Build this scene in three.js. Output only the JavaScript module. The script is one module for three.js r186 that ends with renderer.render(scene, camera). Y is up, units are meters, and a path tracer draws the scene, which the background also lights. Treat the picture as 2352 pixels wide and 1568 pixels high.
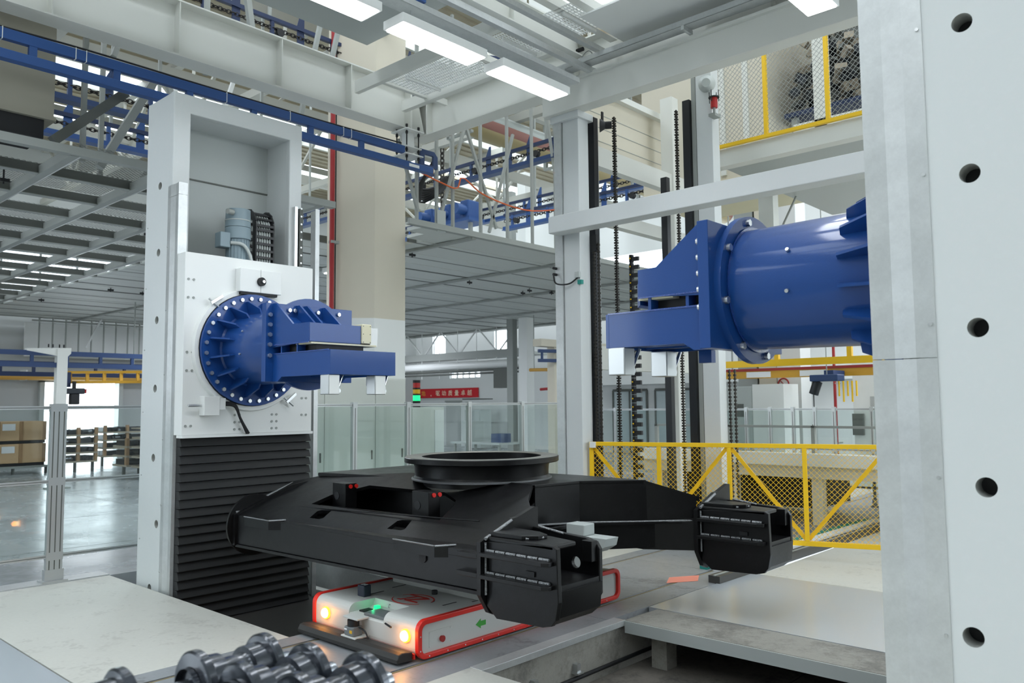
import * as THREE from 'three';
import { mergeGeometries, toCreasedNormals } from 'three/addons/utils/BufferGeometryUtils.js';
import { RoundedBoxGeometry } from 'three/addons/geometries/RoundedBoxGeometry.js';
import { RectAreaLightUniformsLib } from 'three/addons/lights/RectAreaLightUniformsLib.js';

// ---------------------------------------------------------------- camera, sky, exposure
const scene = new THREE.Scene();
const camera = new THREE.PerspectiveCamera(45.93, 1.5, 0.05, 200);
{
  const yaw = THREE.MathUtils.degToRad(42.6), pitch = Math.atan(143 / 1850), roll = 0.0086;
  const ahead = new THREE.Vector3(Math.cos(yaw), 0, -Math.sin(yaw)), up = new THREE.Vector3(0, 1, 0);
  const right = new THREE.Vector3().crossVectors(ahead, up);
  const fwd = ahead.clone().multiplyScalar(Math.cos(pitch)).addScaledVector(up, Math.sin(pitch));
  const u = new THREE.Vector3().crossVectors(right, fwd);
  const u2 = right.clone().multiplyScalar(Math.sin(roll)).addScaledVector(u, Math.cos(roll));
  camera.position.set(0, 2, 0);
  camera.up.copy(u2);
  camera.lookAt(camera.position.clone().add(fwd));
  camera.focus = 7.5;
  camera.userData.fStop = 2.8;
}
scene.background = new THREE.Color(0.84, 0.93, 1.0);
scene.backgroundIntensity = 9.0;
const renderer = new THREE.WebGLRenderer({ antialias: true });
renderer.toneMapping = THREE.LinearToneMapping;
renderer.toneMappingExposure = 0.64;
renderer.shadowMap.enabled = true;
RectAreaLightUniformsLib.init();
const PANEL = 16, UNSEEN_HIGH = 9, ADDED_UNDER = 85;                        // brightness of the light panels and of the unseen hall lamps

// ---------------------------------------------------------------- helpers
let seed = 7;
const rnd = () => { seed = (seed * 1664525 + 1013904223) >>> 0; return seed / 4294967296; };
const V = (x, y, z) => new THREE.Vector3(x, y, z);
const names = new Map();
function numbered(n) { const k = names.get(n) ?? 0; names.set(n, k + 1); return k ? n + '_' + String(k).padStart(3, '0') : n; }
const ORG = new Map();                                  // where each object's own origin stands, for parts given in the place's coordinates
const at0 = V(0, 0, 0), ROT = new Map();             // and how a part that carries smaller pieces is turned
function tag(o, label, category, group, kind) {
  if (label) o.userData.label = label;
  if (category) o.userData.category = category;
  if (group) o.userData.group = group;
  if (kind) o.userData.kind = kind;
  return o;
}
function thing(name, label, category, org = [0, 0, 0], group, own = false) {
  const o = new THREE.Group(); o.name = numbered(name); o.position.set(...org); scene.add(o);
  ORG.set(o, own ? at0 : V(...org));
  return tag(o, label, category, group);
}
function put(name, geo, mat, parent, p, q) {            // p in the coordinates that the parent's parts use
  const m = new THREE.Mesh(geo, mat);
  m.castShadow = m.receiveShadow = true;
  const o = ORG.get(parent) ?? at0;
  const back = ROT.get(parent)?.clone().invert();
  m.position.copy(p).sub(o);
  if (q) m.quaternion.copy(q);
  if (back) { m.position.applyQuaternion(back); m.quaternion.premultiply(back); }
  if (q) ROT.set(m, q.clone());
  m.name = parent === scene ? numbered(name) : name;
  parent.add(m); ORG.set(m, p.clone());
  return m;
}
function muv(g) {                                        // uv in metres, from the side a face points to
  const P = g.attributes.position, N = g.attributes.normal, uv = new Float32Array(P.count * 2);
  for (let i = 0; i < P.count; i++) {
    const x = Math.abs(N.getX(i)), y = Math.abs(N.getY(i)), z = Math.abs(N.getZ(i));
    if (y >= x && y >= z) { uv[2 * i] = P.getX(i); uv[2 * i + 1] = P.getZ(i); }
    else if (x >= z) { uv[2 * i] = P.getZ(i); uv[2 * i + 1] = P.getY(i); }
    else { uv[2 * i] = P.getX(i); uv[2 * i + 1] = P.getY(i); }
  }
  g.setAttribute('uv', new THREE.BufferAttribute(uv, 2));
  return g;
}
const geos = new Map();
function shared(key, make) { if (!geos.has(key)) geos.set(key, muv(make())); return geos.get(key); }
const boxG = (w, h, d, r = 0) => shared(['b', w, h, d, r].map((v) => v.toFixed?.(4) ?? v).join(), () => r ? new RoundedBoxGeometry(w, h, d, 2, r) : new THREE.BoxGeometry(w, h, d));
const cylG = (r, l, n = 20, r2 = r, open = false) => shared(['c', r.toFixed(4), l.toFixed(4), n, r2.toFixed(4), open].join(), () => new THREE.CylinderGeometry(r2, r, l, n, 1, open));
function bx(name, parent, mat, x0, x1, y0, y1, z0, z1, r = 0) {
  return put(name, boxG(Math.abs(x1 - x0), Math.abs(y1 - y0), Math.abs(z1 - z0), r), mat, parent, V((x0 + x1) / 2, (y0 + y1) / 2, (z0 + z1) / 2));
}
const UPY = V(0, 1, 0);
function rod(name, parent, mat, a, b, r, n = 12, r2 = r) {      // round bar from a to b
  const p = V(...a), q = V(...b), d = q.clone().sub(p);
  return put(name, cylG(r, d.length(), n, r2), mat, parent, p.clone().add(q).multiplyScalar(0.5), new THREE.Quaternion().setFromUnitVectors(UPY, d.normalize()));
}
function barMatrix(a, b) {
  const p = V(...a), q = V(...b), d = q.clone().sub(p), len = d.length(); d.normalize();
  let up = Math.abs(d.y) > 0.98 ? V(1, 0, 0) : V(0, 1, 0);
  const s = new THREE.Vector3().crossVectors(up, d).normalize(); up = new THREE.Vector3().crossVectors(d, s);
  return { m: new THREE.Matrix4().makeBasis(s, up, d), mid: p.add(q).multiplyScalar(0.5), len };
}
function bar(name, parent, mat, a, b, w, h = w, r = 0) {        // square bar from a to b: w across, h high
  const { m, mid, len } = barMatrix(a, b);
  return put(name, boxG(w, h, len, r), mat, parent, mid, new THREE.Quaternion().setFromRotationMatrix(m));
}
function ext(pts, axis, a, b, holes = [], bevel = 0) {           // an outline swept from a to b along an axis; x: (z, y), y: (x, z), z: (x, y)
  const fix = axis === 'x' ? ([p, q]) => [-p, q] : axis === 'y' ? ([p, q]) => [p, -q] : (p) => p;
  const s = new THREE.Shape(pts.map((p) => new THREE.Vector2(...fix(p))));
  for (const h of holes) {
    const path = new THREE.Path();
    if (h.r) { const c = fix(h.c); path.absarc(c[0], c[1], h.r, 0, Math.PI * 2); } else path.setFromPoints(h.map((p) => new THREE.Vector2(...fix(p))));
    s.holes.push(path);
  }
  const lo = Math.min(a, b), hi = Math.max(a, b);
  const g = new THREE.ExtrudeGeometry(s, { depth: hi - lo - 2 * bevel, bevelEnabled: bevel > 0, bevelThickness: bevel, bevelSize: bevel, bevelOffset: -bevel, bevelSegments: 2, curveSegments: 20 });
  g.translate(0, 0, lo + bevel);
  if (axis === 'x') g.rotateY(Math.PI / 2); else if (axis === 'y') g.rotateX(-Math.PI / 2);
  return g;
}
function prism(name, parent, mat, pts, axis, a, b, { holes = [], bevel = 0 } = {}) {
  const g = ext(pts, axis, a, b, holes, bevel); g.computeBoundingBox();
  const c = g.boundingBox.getCenter(V(0, 0, 0)); g.translate(-c.x, -c.y, -c.z);
  return put(name, muv(g), mat, parent, c);
}
function joined(name, parent, mat, list) {                       // several pieces of one part in one mesh
  const g = mergeGeometries(list.map((x) => { const y = x.index ? x.toNonIndexed() : x; for (const k of Object.keys(y.attributes)) if (!['position', 'normal', 'uv'].includes(k)) y.deleteAttribute(k); return y; }));
  g.computeBoundingBox(); const c = g.boundingBox.getCenter(V(0, 0, 0)); g.translate(-c.x, -c.y, -c.z);
  return put(name, muv(g), mat, parent, c);
}
function barGeo(a, b, w, h = w) { const { m, mid, len } = barMatrix(a, b); return new THREE.BoxGeometry(w, h, len).applyMatrix4(m).translate(mid.x, mid.y, mid.z); }
function boxGeo(x0, x1, y0, y1, z0, z1) { return new THREE.BoxGeometry(Math.abs(x1 - x0), Math.abs(y1 - y0), Math.abs(z1 - z0)).translate((x0 + x1) / 2, (y0 + y1) / 2, (z0 + z1) / 2); }
function tube(name, parent, mat, pts, r, n = 24, k = 8) {
  const g = new THREE.TubeGeometry(new THREE.CatmullRomCurve3(pts.map((p) => V(...p))), n, r, k);
  g.computeBoundingBox(); const c = g.boundingBox.getCenter(V(0, 0, 0)); g.translate(-c.x, -c.y, -c.z);
  return put(name, muv(g), mat, parent, c);
}
const struct = (o) => tag(o, null, null, null, 'structure');
function S(name, label, mat, x0, x1, y0, y1, z0, z1) { const m = bx(name, scene, mat, x0, x1, y0, y1, z0, z1); struct(m); if (label) m.userData.label = label; return m; }

// ---------------------------------------------------------------- computed textures
function noiseField(n, octaves, s0) {                             // tileable value noise, 0..1
  let s = s0; const r = () => { s = (s * 1664525 + 1013904223) >>> 0; return s / 4294967296; };
  const out = new Float32Array(n * n); let total = 0;
  for (const [cells, amp] of octaves) {
    const g = Float32Array.from({ length: cells * cells }, r); total += amp;
    for (let y = 0; y < n; y++) for (let x = 0; x < n; x++) {
      const u = x / n * cells, v = y / n * cells, i = Math.floor(u), j = Math.floor(v);
      let a = u - i, b = v - j; a = a * a * (3 - 2 * a); b = b * b * (3 - 2 * b);
      const i1 = (i + 1) % cells, j1 = (j + 1) % cells;
      out[y * n + x] += amp * ((g[j * cells + i] * (1 - a) + g[j * cells + i1] * a) * (1 - b) + (g[j1 * cells + i] * (1 - a) + g[j1 * cells + i1] * a) * b);
    }
  }
  for (let i = 0; i < out.length; i++) out[i] /= total;
  return out;
}
function tex(n, fn, size, srgb = true) {                          // fn(i, x, y) -> [r, g, b] 0..1; one tile covers size metres
  const d = new Uint8Array(n * n * 4);
  for (let y = 0; y < n; y++) for (let x = 0; x < n; x++) {
    const c = fn(y * n + x, x, y), k = (y * n + x) * 4;
    for (let j = 0; j < 3; j++) d[k + j] = Math.max(0, Math.min(255, c[j] * 255));
    d[k + 3] = 255;
  }
  const t = new THREE.DataTexture(d, n, n); t.wrapS = t.wrapT = THREE.RepeatWrapping;
  t.magFilter = THREE.LinearFilter; t.minFilter = THREE.LinearMipmapLinearFilter; t.generateMipmaps = true;
  if (srgb) t.colorSpace = THREE.SRGBColorSpace;
  const [sx, sy] = Array.isArray(size) ? size : [size, size];
  t.repeat.set(1 / sx, 1 / sy); t.needsUpdate = true;
  return t;
}
const mixc = (a, b, t) => a.map((v, i) => v + (b[i] - v) * t);
const N1 = noiseField(512, [[4, 1], [9, 0.7], [23, 0.5], [61, 0.4]], 11);
const N2 = noiseField(512, [[16, 1], [48, 0.8], [128, 0.8]], 23);
const N3 = noiseField(512, [[128, 1], [256, 0.7]], 37);
const N4 = noiseField(512, [[3, 1], [6, 0.9], [14, 0.7], [40, 0.6], [120, 0.5]], 53);
const sm = (a, b, x) => { const t = Math.max(0, Math.min(1, (x - a) / (b - a))); return t * t * (3 - 2 * t); };
const peel = tex(512, (i) => { const v = N3[i]; return [v, v, v]; }, 0.5, false);
const T = {
  galv: tex(512, (i) => { const v = 0.80 + 0.05 * (N2[i] - 0.5) + 0.06 * (N1[i] - 0.5); return [v * 0.985, v * 1.0, v]; }, 0.8),
  galvR: tex(512, (i) => { const v = 0.36 + 0.22 * (N1[i] - 0.5); return [v, v, v]; }, 1.3, false),
  plate: tex(512, (i) => { const g = sm(0.56, 0.74, N4[i]) * 0.16 + sm(0.64, 0.75, N2[i]) * 0.16; return mixc([0.765, 0.765, 0.735], [0.50, 0.49, 0.465], g + (N3[i] - 0.5) * 0.08); }, 2.7),
  steel: tex(512, (i) => { const g = sm(0.42, 0.7, N4[i]); return mixc([0.62, 0.635, 0.65], [0.49, 0.49, 0.49], g * 0.8 + (N3[i] - 0.5) * 0.2); }, 2.1),
  steelR: tex(512, (i) => { const v = 0.30 + 0.35 * N4[i]; return [v, v, v]; }, 2.1, false),
  hall: tex(512, (i) => { const g = sm(0.35, 0.7, N4[i]); return mixc([0.62, 0.64, 0.65], [0.50, 0.52, 0.53], g); }, 6.5),
  hallR: tex(512, (i) => { const v = 0.16 + 0.2 * N1[i]; return [v, v, v]; }, 3.1, false),
  pit: tex(512, (i) => { const g = sm(0.3, 0.7, N4[i]); return mixc([0.44, 0.42, 0.39], [0.27, 0.26, 0.245], g + (N3[i] - 0.5) * 0.3); }, 1.9),
  conc: tex(512, (i) => { const g = sm(0.3, 0.75, N4[i]); return mixc([0.58, 0.57, 0.54], [0.44, 0.43, 0.41], g + (N3[i] - 0.5) * 0.25); }, 1.3),
  white: tex(512, (i) => { const g = sm(0.66, 0.8, N4[i]) * 0.25; return mixc([0.835, 0.85, 0.85], [0.76, 0.77, 0.76], g + (N3[i] - 0.5) * 0.05); }, 3.3),
  wood: tex(512, (i, x, y) => { const v = N4[(y * 512 + ((x * 7) % 512)) % 262144]; return mixc([0.72, 0.58, 0.43], [0.55, 0.43, 0.31], v); }, 1.1),
  black: tex(512, (i) => { const v = 0.05 + 0.03 * (N4[i] - 0.5) + 0.02 * sm(0.5, 0.7, N2[i]); return [v, v, v * 1.08]; }, 1.7),
  blackR: tex(512, (i) => { const v = 0.40 + 0.2 * (N4[i] - 0.5); return [v, v, v]; }, 0.9, false),
};
// ---------------------------------------------------------------- materials
const std = (color, roughness, metalness = 0, more = {}) => new THREE.MeshStandardMaterial({ color, roughness, metalness, ...more });
const phys = (o) => new THREE.MeshPhysicalMaterial(o);
const M = {
  white: std(0xffffff, 0.42, 0, { map: T.white }),
  whiteBeam: std(0xdfe0da, 0.5),
  whitePart: std(0xe6e8e6, 0.4),
  grey: std(0xb9bfbd, 0.5),
  greyPanel: std(0xaeb4b2, 0.45),
  greyBar: std(0x9a9e9a, 0.55, 0.2),
  darkBar: std(0x5c5f5b, 0.55, 0.2),
  galv: std(0xffffff, 1, 0.45, { map: T.galv, roughnessMap: T.galvR }),
  alu: std(0xc9cccd, 0.34, 0.85),
  chrome: std(0xd8dadb, 0.22, 1),
  bolt: std(0xd2d4d4, 0.3, 0.9),
  blue: phys({ color: 0x184486, roughness: 0.42, specularIntensity: 0.4, clearcoat: 0.45, clearcoatRoughness: 0.1, bumpMap: peel, bumpScale: 0.0004 }),
  blueRail: std(0x28508c, 0.5),
  blueDark: std(0x1b3a68, 0.5),
  blueNavy: std(0x16294f, 0.55),
  teal: std(0x1f8a80, 0.5),
  black: phys({ color: 0xffffff, map: T.black, roughnessMap: T.blackR, roughness: 0.95, specularIntensity: 0.55, clearcoat: 0.06, clearcoatRoughness: 0.15, bumpMap: peel, bumpScale: 0.00025 }),
  weld: std(0x96989a, 0.3, 0.75, { bumpMap: peel, bumpScale: 0.006 }),  // pale metal colour also stands for the glints along the beads
  bellows: std(0x1c1d1e, 0.6),
  rubber: std(0x2b2b2a, 0.6),
  dark: std(0x16171a, 0.6),
  guide: std(0x26282c, 0.4, 0.3),
  chain: std(0x3a3733, 0.45, 0.6),
  chainPl: std(0x2c2d2f, 0.5),
  red: std(0xd8281c, 0.42),
  redDark: std(0x9c2420, 0.5),
  redDot: std(0xd3211a, 0.5),
  yellow: std(0xf7c81a, 0.45),
  yellowDull: std(0xcf9c2c, 0.5),
  cream: std(0xd3ccbb, 0.65),
  creamPart: std(0xd9d3b4, 0.5),
  wallWhite: std(0xdcdedd, 0.8),
  wallGrey: std(0xb4b7b6, 0.8),
  roof: std(0xa59d89, 0.8),
  roofBeam: std(0xa6a69e, 0.6),
  beige: std(0x9c988a, 0.75),
  plate: std(0xffffff, 0.5, 0, { map: T.plate, bumpMap: T.plate, bumpScale: 0.002 }),
  steel: std(0xffffff, 1, 0.35, { map: T.steel, roughnessMap: T.steelR }),
  steelDark: std(0x4d4c4a, 0.45, 0.4),
  hall: std(0xffffff, 1, 0, { map: T.hall, roughnessMap: T.hallR }),
  pit: std(0xffffff, 0.8, 0, { map: T.pit }),
  conc: std(0xffffff, 0.8, 0, { map: T.conc, bumpMap: T.conc, bumpScale: 0.004 }),
  wood: std(0xffffff, 0.8, 0, { map: T.wood }),
  woodGrey: std(0xa59a88, 0.85),
  cardboard: std(0xd2b18a, 0.85),
  paper: std(0xe9ebec, 0.8),
  parts: std(0x2a2e33, 0.4, 0.5),
  motor: std(0x7d8f97, 0.45),
  glass: phys({ color: 0xf3f8f7, roughness: 0.03, transmission: 1, thickness: 0, ior: 1.45 }),
  pane: phys({ color: 0xffffff, roughness: 0.05, transmission: 1, thickness: 0, ior: 1.3 }),
  redPipe: std(0xa3262a, 0.5),
  orange: std(0xd8622a, 0.6),
  pink: std(0xe08a74, 0.85),
  roller: phys({ color: 0x3a3f47, roughness: 0.25, metalness: 0.7, clearcoat: 0.8, clearcoatRoughness: 0.12 }),
  rollerMetal: std(0x9fa5ac, 0.22, 0.95),
  duct: std(0x9aa09c, 0.5, 0.3),
  ductRed: std(0x83564d, 0.6),
  ductYellow: std(0x94865f, 0.6),
  deckSheet: std(0xc2c6c2, 0.55, 0.1),
  lampOn: std(0xffffff, 0.5, 0, { emissive: 0xffffff, emissiveIntensity: 16 }),
  amber: std(0xffb040, 0.4, 0, { emissive: 0xff8a1c, emissiveIntensity: 6 }),
  amberCore: std(0xfff0c0, 0.4, 0, { emissive: 0xffd890, emissiveIntensity: 14 }),
  greenOn: std(0x20c080, 0.4, 0, { emissive: 0x10c870, emissiveIntensity: 3 }),
  redOff: std(0xb02020, 0.4),
  yellowOff: std(0xd8a818, 0.4),
  greenMark: std(0x3fa03c, 0.6),
};
Object.assign(M, {
  machined: std(0x9a9890, 0.35, 0.7), cartWhite: std(0xc6c8c4, 0.45), cartTop: std(0xb4b6b2, 0.55), tablet: std(0x6d7274, 0.4), navy: std(0x1c2436, 0.5),
});
Object.assign(M, { cabinet: std(0xd5d8d1, 0.45), polished: std(0xbcc2c8, 0.2, 0.3), yellowPipe: std(0xd0a04a, 0.5), doorGlass: std(0xb6c2c4, 0.2) });
// ---------------------------------------------------------------- the setting: floor
{
  const F = new THREE.Group(); F.name = 'floor'; scene.add(F); ORG.set(F, at0); struct(F);
  F.userData.label = 'factory floor of polished concrete, painted plates and steel lane plates';
  bx('concrete_slab', F, M.hall, -12, 27, -0.5, 0, -31.5, -10.2);
  for (const x of [-8, -3, 2, 7, 12, 17, 22]) bx('floor_joint', F, M.darkBar, x, x + 0.012, -0.01, 0.0008, -31.4, -10.5);
  for (const z of [-26, -21, -16, -12.6]) bx('floor_joint', F, M.darkBar, -12, 27, -0.01, 0.0008, z, z + 0.012);
  // cream plates left of the column pit, with steel sheet beside them
  bx('painted_plate', F, M.plate, 2.27, 3.95, -0.4, 0, -10.2, -6.29, 0.004);
  bx('steel_plate', F, M.polished, -12, 2.25, -0.4, 0.004, -10.2, -6.29);
  // travelling lane with two guide grooves
  for (let x = -12, k = 0; x < 26; x += 2.6, k++) {
    const e = Math.min(27, x + 2.594);
    bx('lane_plate', F, M.steel, x, e, -0.4, 0, -6.285, -6.075); bx('lane_plate', F, M.steel, x, e, -0.4, 0, -6.025, -4.905); bx('lane_plate', F, M.steel, x, e, -0.4, 0, -4.855, -4.52);
  }
  for (const z of [-6.05, -4.88]) { bx('guide_groove', F, M.steelDark, -12, 27, -0.4, -0.012, z - 0.025, z + 0.025); bx('guide_rail', F, M.ductYellow, -12, 27, -0.02, -0.004, z - 0.006, z + 0.006); }
  // pit that the left column stands in
  bx('pit_floor', F, M.steelDark, 3.95, 6.02, -0.5, -0.34, -10.2, -6.29);
  bx('pit_edge', F, M.galv, 6.02, 6.09, -0.3, 0.004, -10.2, -6.29);
  for (let x = 6.09; x < 27; x += 2.3) bx('painted_plate', F, M.plate, x, Math.min(27, x + 2.294), -0.5, 0, -10.2, -6.29);
  // nearer side: plate before the camera, open pit, raised platform
  bx('concrete_plate', F, M.plate, -12, 4.42, -0.6, 0, -4.52, 12);
  bx('pit_floor', F, M.pit, 4.42, 7.6, -0.6, -0.42, -4.4, 12);
  for (const z of [-3.1, -1.7]) bx('floor_joint', F, M.dark, 4.42, 7.4, -0.43, -0.4195, z, z + 0.012);
  bx('floor_joint', F, M.dark, 5.55, 5.562, -0.43, -0.4195, -4.4, 12);
  bx('pit_wall', F, M.conc, 4.42, 7.6, -0.6, -0.05, -4.52, -4.43);
  bx('edge_angle', F, M.galv, 4.42, 6.3, -0.05, 0.003, -4.53, -4.4, 0.003);
  for (const x of [5.0, 5.55]) { bx('pipe_clip', F, M.alu, x, x + 0.045, -0.3, -0.22, -4.43, -4.38); bx('pipe_clip', F, M.alu, x - 0.02, x + 0.065, -0.3, -0.285, -4.43, -4.36); }
  rod('pit_pipe', F, M.dark, [4.5, -0.34, -4.4], [7.3, -0.34, -4.4], 0.018);
  bx('platform_plate', F, M.conc, 6.3, 6.84, -0.09, 0, -4.4, 12, 0.006);
  bx('platform_plate', F, M.polished, 6.845, 8.95, -0.09, 0.003, -4.5, 12);
  bx('platform_plate', F, M.plate, 8.955, 12.2, -0.09, 0, -4.36, 12);
  bx('platform_plate', F, M.plate, 12.205, 27, -0.09, 0, -4.36, 12);
  bx('platform_shade_wall', F, M.dark, 7.5, 7.6, -0.6, -0.09, -4.4, 12);  // dark colour stands for the shade below the platform edge
  for (const z of [-4.22, -1.6, 1.4]) bx('platform_leg', F, M.conc, 6.45, 6.62, -0.42, -0.09, z, z + 0.16);
  bx('platform_lip', F, M.greyPanel, 6.285, 6.3, -0.11, -0.005, -4.4, 12);
  bar('floor_rail', F, M.steelDark, [8.2, 0.035, -4.53], [14.5, 0.035, -4.4], 0.14, 0.09);
  bar('floor_rail', F, M.greyBar, [8.2, 0.082, -4.53], [14.5, 0.082, -4.4], 0.03, 0.012);
  bar('floor_strip', F, M.teal, [8.8, 0.02, -5.0], [14, 0.02, -4.86], 0.1, 0.05);
  bar('floor_strip', F, M.whitePart, [8.8, 0.03, -4.8], [14, 0.03, -4.68], 0.16, 0.06);
  bx('fence_footing', F, M.galv, -6, 3.95, -0.01, 0.012, -10.5, -10.21);
}
{
  const o = prism('paper_sheet', scene, M.pink, [[7.86, -4.93], [8.18, -4.72], [8.45, -4.86], [8.13, -5.06]], 'y', 0.001, 0.004);
  tag(o, 'orange red paper sheet lying flat on the steel lane', 'paper');
}
// ---------------------------------------------------------------- the setting: walls
function wallWith(name, label, mat, axis, c, t, lo, hi, h, holes) {   // a wall across an axis with openings [a, b, y0, y1]
  const W = new THREE.Group(); W.name = name; scene.add(W); ORG.set(W, at0); struct(W); W.userData.label = label;
  const seg = (a, b, y0, y1) => { if (b - a < 0.01 || y1 - y0 < 0.01) return; axis === 'z' ? bx('wall_panel', W, mat, a, b, y0, y1, c, c + t) : bx('wall_panel', W, mat, c, c + t, y0, y1, a, b); };
  const cuts = [...new Set([lo, hi, ...holes.flatMap((q) => [q[0], q[1]])])].sort((a, b) => a - b);
  for (let i = 0; i + 1 < cuts.length; i++) {
    const a = cuts[i], b = cuts[i + 1];
    const inside = holes.filter((q) => q[0] <= a + 1e-6 && q[1] >= b - 1e-6).sort((p, q) => p[2] - q[2]);
    let y = 0;
    for (const q of inside) { seg(a, b, y, q[2]); y = q[3]; }
    seg(a, b, y, h);
  }
  return W;
}
const ROOF = 11.6;
wallWith('wall_back', 'pale grey far wall with a large bright door opening and high windows', M.wallGrey, 'z', -31.8, 0.3, -12, 27.3, ROOF, [[9.72, 12.3, 0, 2.92], [1, 23, 5.6, 7.5]]);
wallWith('wall_right', 'white far wall with tall narrow windows and a long red banner', M.wallWhite, 'x', 27, 0.3, -31.8, 12, ROOF, [[-30.25, -29.3, 4.3, 7], [-25.95, -25.1, 4.1, 7], [-29, -26.9, 3.25, 3.55], [-21, -13, 6.2, 8], [-8, 2, 5, 8]]);
wallWith('wall_left', 'unseen hall wall with a wide opening for daylight', M.wallGrey, 'x', -12.3, 0.3, -31.8, 12, ROOF, [[-26, -14, 2.5, 9]]);  // out of view; the opening is placed to let daylight in
wallWith('wall_front', 'unseen hall wall behind the viewer with a high opening for daylight', M.wallGrey, 'z', 12, 0.3, -12.3, 27.3, ROOF, [[10, 25, 4, 9.5]]);  // out of view; its opening brings daylight to the machine side
function windowGrid(n, axis, c, a0, a1, y0, y1, na, ny) {
  const W = new THREE.Group(); W.name = 'window_' + n; scene.add(W); ORG.set(W, at0); struct(W);
  const b = (nm, mat, p, q, y, z, d) => axis === 'z' ? bx(nm, W, mat, p, q, y, z, c - d, c + d) : bx(nm, W, mat, c - d, c + d, y, z, p, q);
  for (let i = 0; i <= na; i++) { const p = a0 + (a1 - a0) * i / na; b('glazing_bar', M.alu, p - 0.035, p + 0.035, y0, y1, 0.05); }
  for (let j = 0; j <= ny; j++) { const y = y0 + (y1 - y0) * j / ny; b('glazing_bar', M.alu, a0, a1, y - 0.03, y + 0.03, 0.045); }
  for (let i = 0; i < na; i++) for (let j = 0; j < ny; j++) b('pane', M.pane, a0 + (a1 - a0) * i / na + 0.035, a0 + (a1 - a0) * (i + 1) / na - 0.035, y0 + (y1 - y0) * j / ny + 0.03, y0 + (y1 - y0) * (j + 1) / ny - 0.03, 0.004);
}
windowGrid(1, 'z', -31.65, 1, 23, 5.6, 7.5, 18, 3);
windowGrid(2, 'x', 27.15, -30.25, -29.3, 4.3, 7, 1, 2);
windowGrid(3, 'x', 27.15, -25.95, -25.1, 4.1, 7, 1, 2);
windowGrid(4, 'x', 27.15, -29, -26.9, 3.25, 3.55, 5, 1);
// frame of the bright loading door and the yard beyond it
{
  const D = new THREE.Group(); D.name = 'door_1'; scene.add(D); ORG.set(D, at0); struct(D);
  bx('door_jamb', D, M.greyPanel, 9.6, 9.75, 0, 2.95, -31.55, -31.3); bx('door_jamb', D, M.greyPanel, 12.27, 12.42, 0, 2.95, -31.55, -31.3); bx('door_head', D, M.greyPanel, 9.6, 12.42, 2.9, 3.05, -31.55, -31.3);
  S('floor_yard', 'pale yard outside the loading door', M.wallWhite, -12, 27, -0.5, -0.02, -60, -31.8);
}
// ---------------------------------------------------------------- the setting: roof with open skylight strips, purlins and trusses
{
  const R = new THREE.Group(); R.name = 'ceiling'; scene.add(R); ORG.set(R, at0); struct(R); R.userData.label = 'beige ribbed hall roof with long skylight strips';
  for (let z = -31.8; z < 12; z += 4.4) {
    const e = Math.min(12.3, z + 2.8);
    bx('roof_sheet', R, M.roof, -12.3, 27.3, ROOF, ROOF + 0.12, z, e);
    for (let k = 0; k < 7; k++) bx('roof_rib', R, M.roof, -12.3, 27.3, ROOF - 0.06, ROOF, z + 0.2 + k * 0.4, z + 0.28 + k * 0.4);
    bx('purlin', R, M.roofBeam, -12.3, 27.3, ROOF - 0.28, ROOF - 0.06, z + 0.02, z + 0.12); bx('purlin', R, M.roofBeam, -12.3, 27.3, ROOF - 0.28, ROOF - 0.06, e - 0.12, e - 0.02);
  }
  let n = 0;
  for (const x of [-2, 5.2, 9.5, 15, 21]) {
    const G = new THREE.Group(); G.name = 'trim_' + (++n); scene.add(G); ORG.set(G, at0); struct(G);
    G.userData.label = 'pale steel roof truss spanning the hall';
    bx('chord', G, M.roofBeam, x - 0.09, x + 0.09, 9.2, 9.4, -31.4, 11.8); bx('chord', G, M.roofBeam, x - 0.1, x + 0.1, ROOF - 0.5, ROOF - 0.28, -31.4, 11.8);
    for (let z = -31, k = 0; z < 11; z += 2.2, k++) { bar('web_bar', G, M.roofBeam, [x, k % 2 ? 9.35 : ROOF - 0.4, z], [x, k % 2 ? ROOF - 0.4 : 9.35, z + 2.2], 0.08); if (k % 2) bar('web_bar', G, M.roofBeam, [x, 9.35, z], [x, ROOF - 0.4, z], 0.06); }
  }
  for (const z of [-14, -18.5, -24]) { const G = new THREE.Group(); G.name = 'trim_' + (++n); scene.add(G); ORG.set(G, at0); struct(G); G.userData.label = 'pale steel brace beam under the hall roof'; bx('beam', G, M.roofBeam, -12, 27, 9.7, 10.0, z - 0.1, z + 0.1); for (let x = -10; x < 26; x += 3) bar('web_bar', G, M.roofBeam, [x, 9.9, z], [x + 1.5, ROOF - 0.3, z], 0.07); }
}
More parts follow.
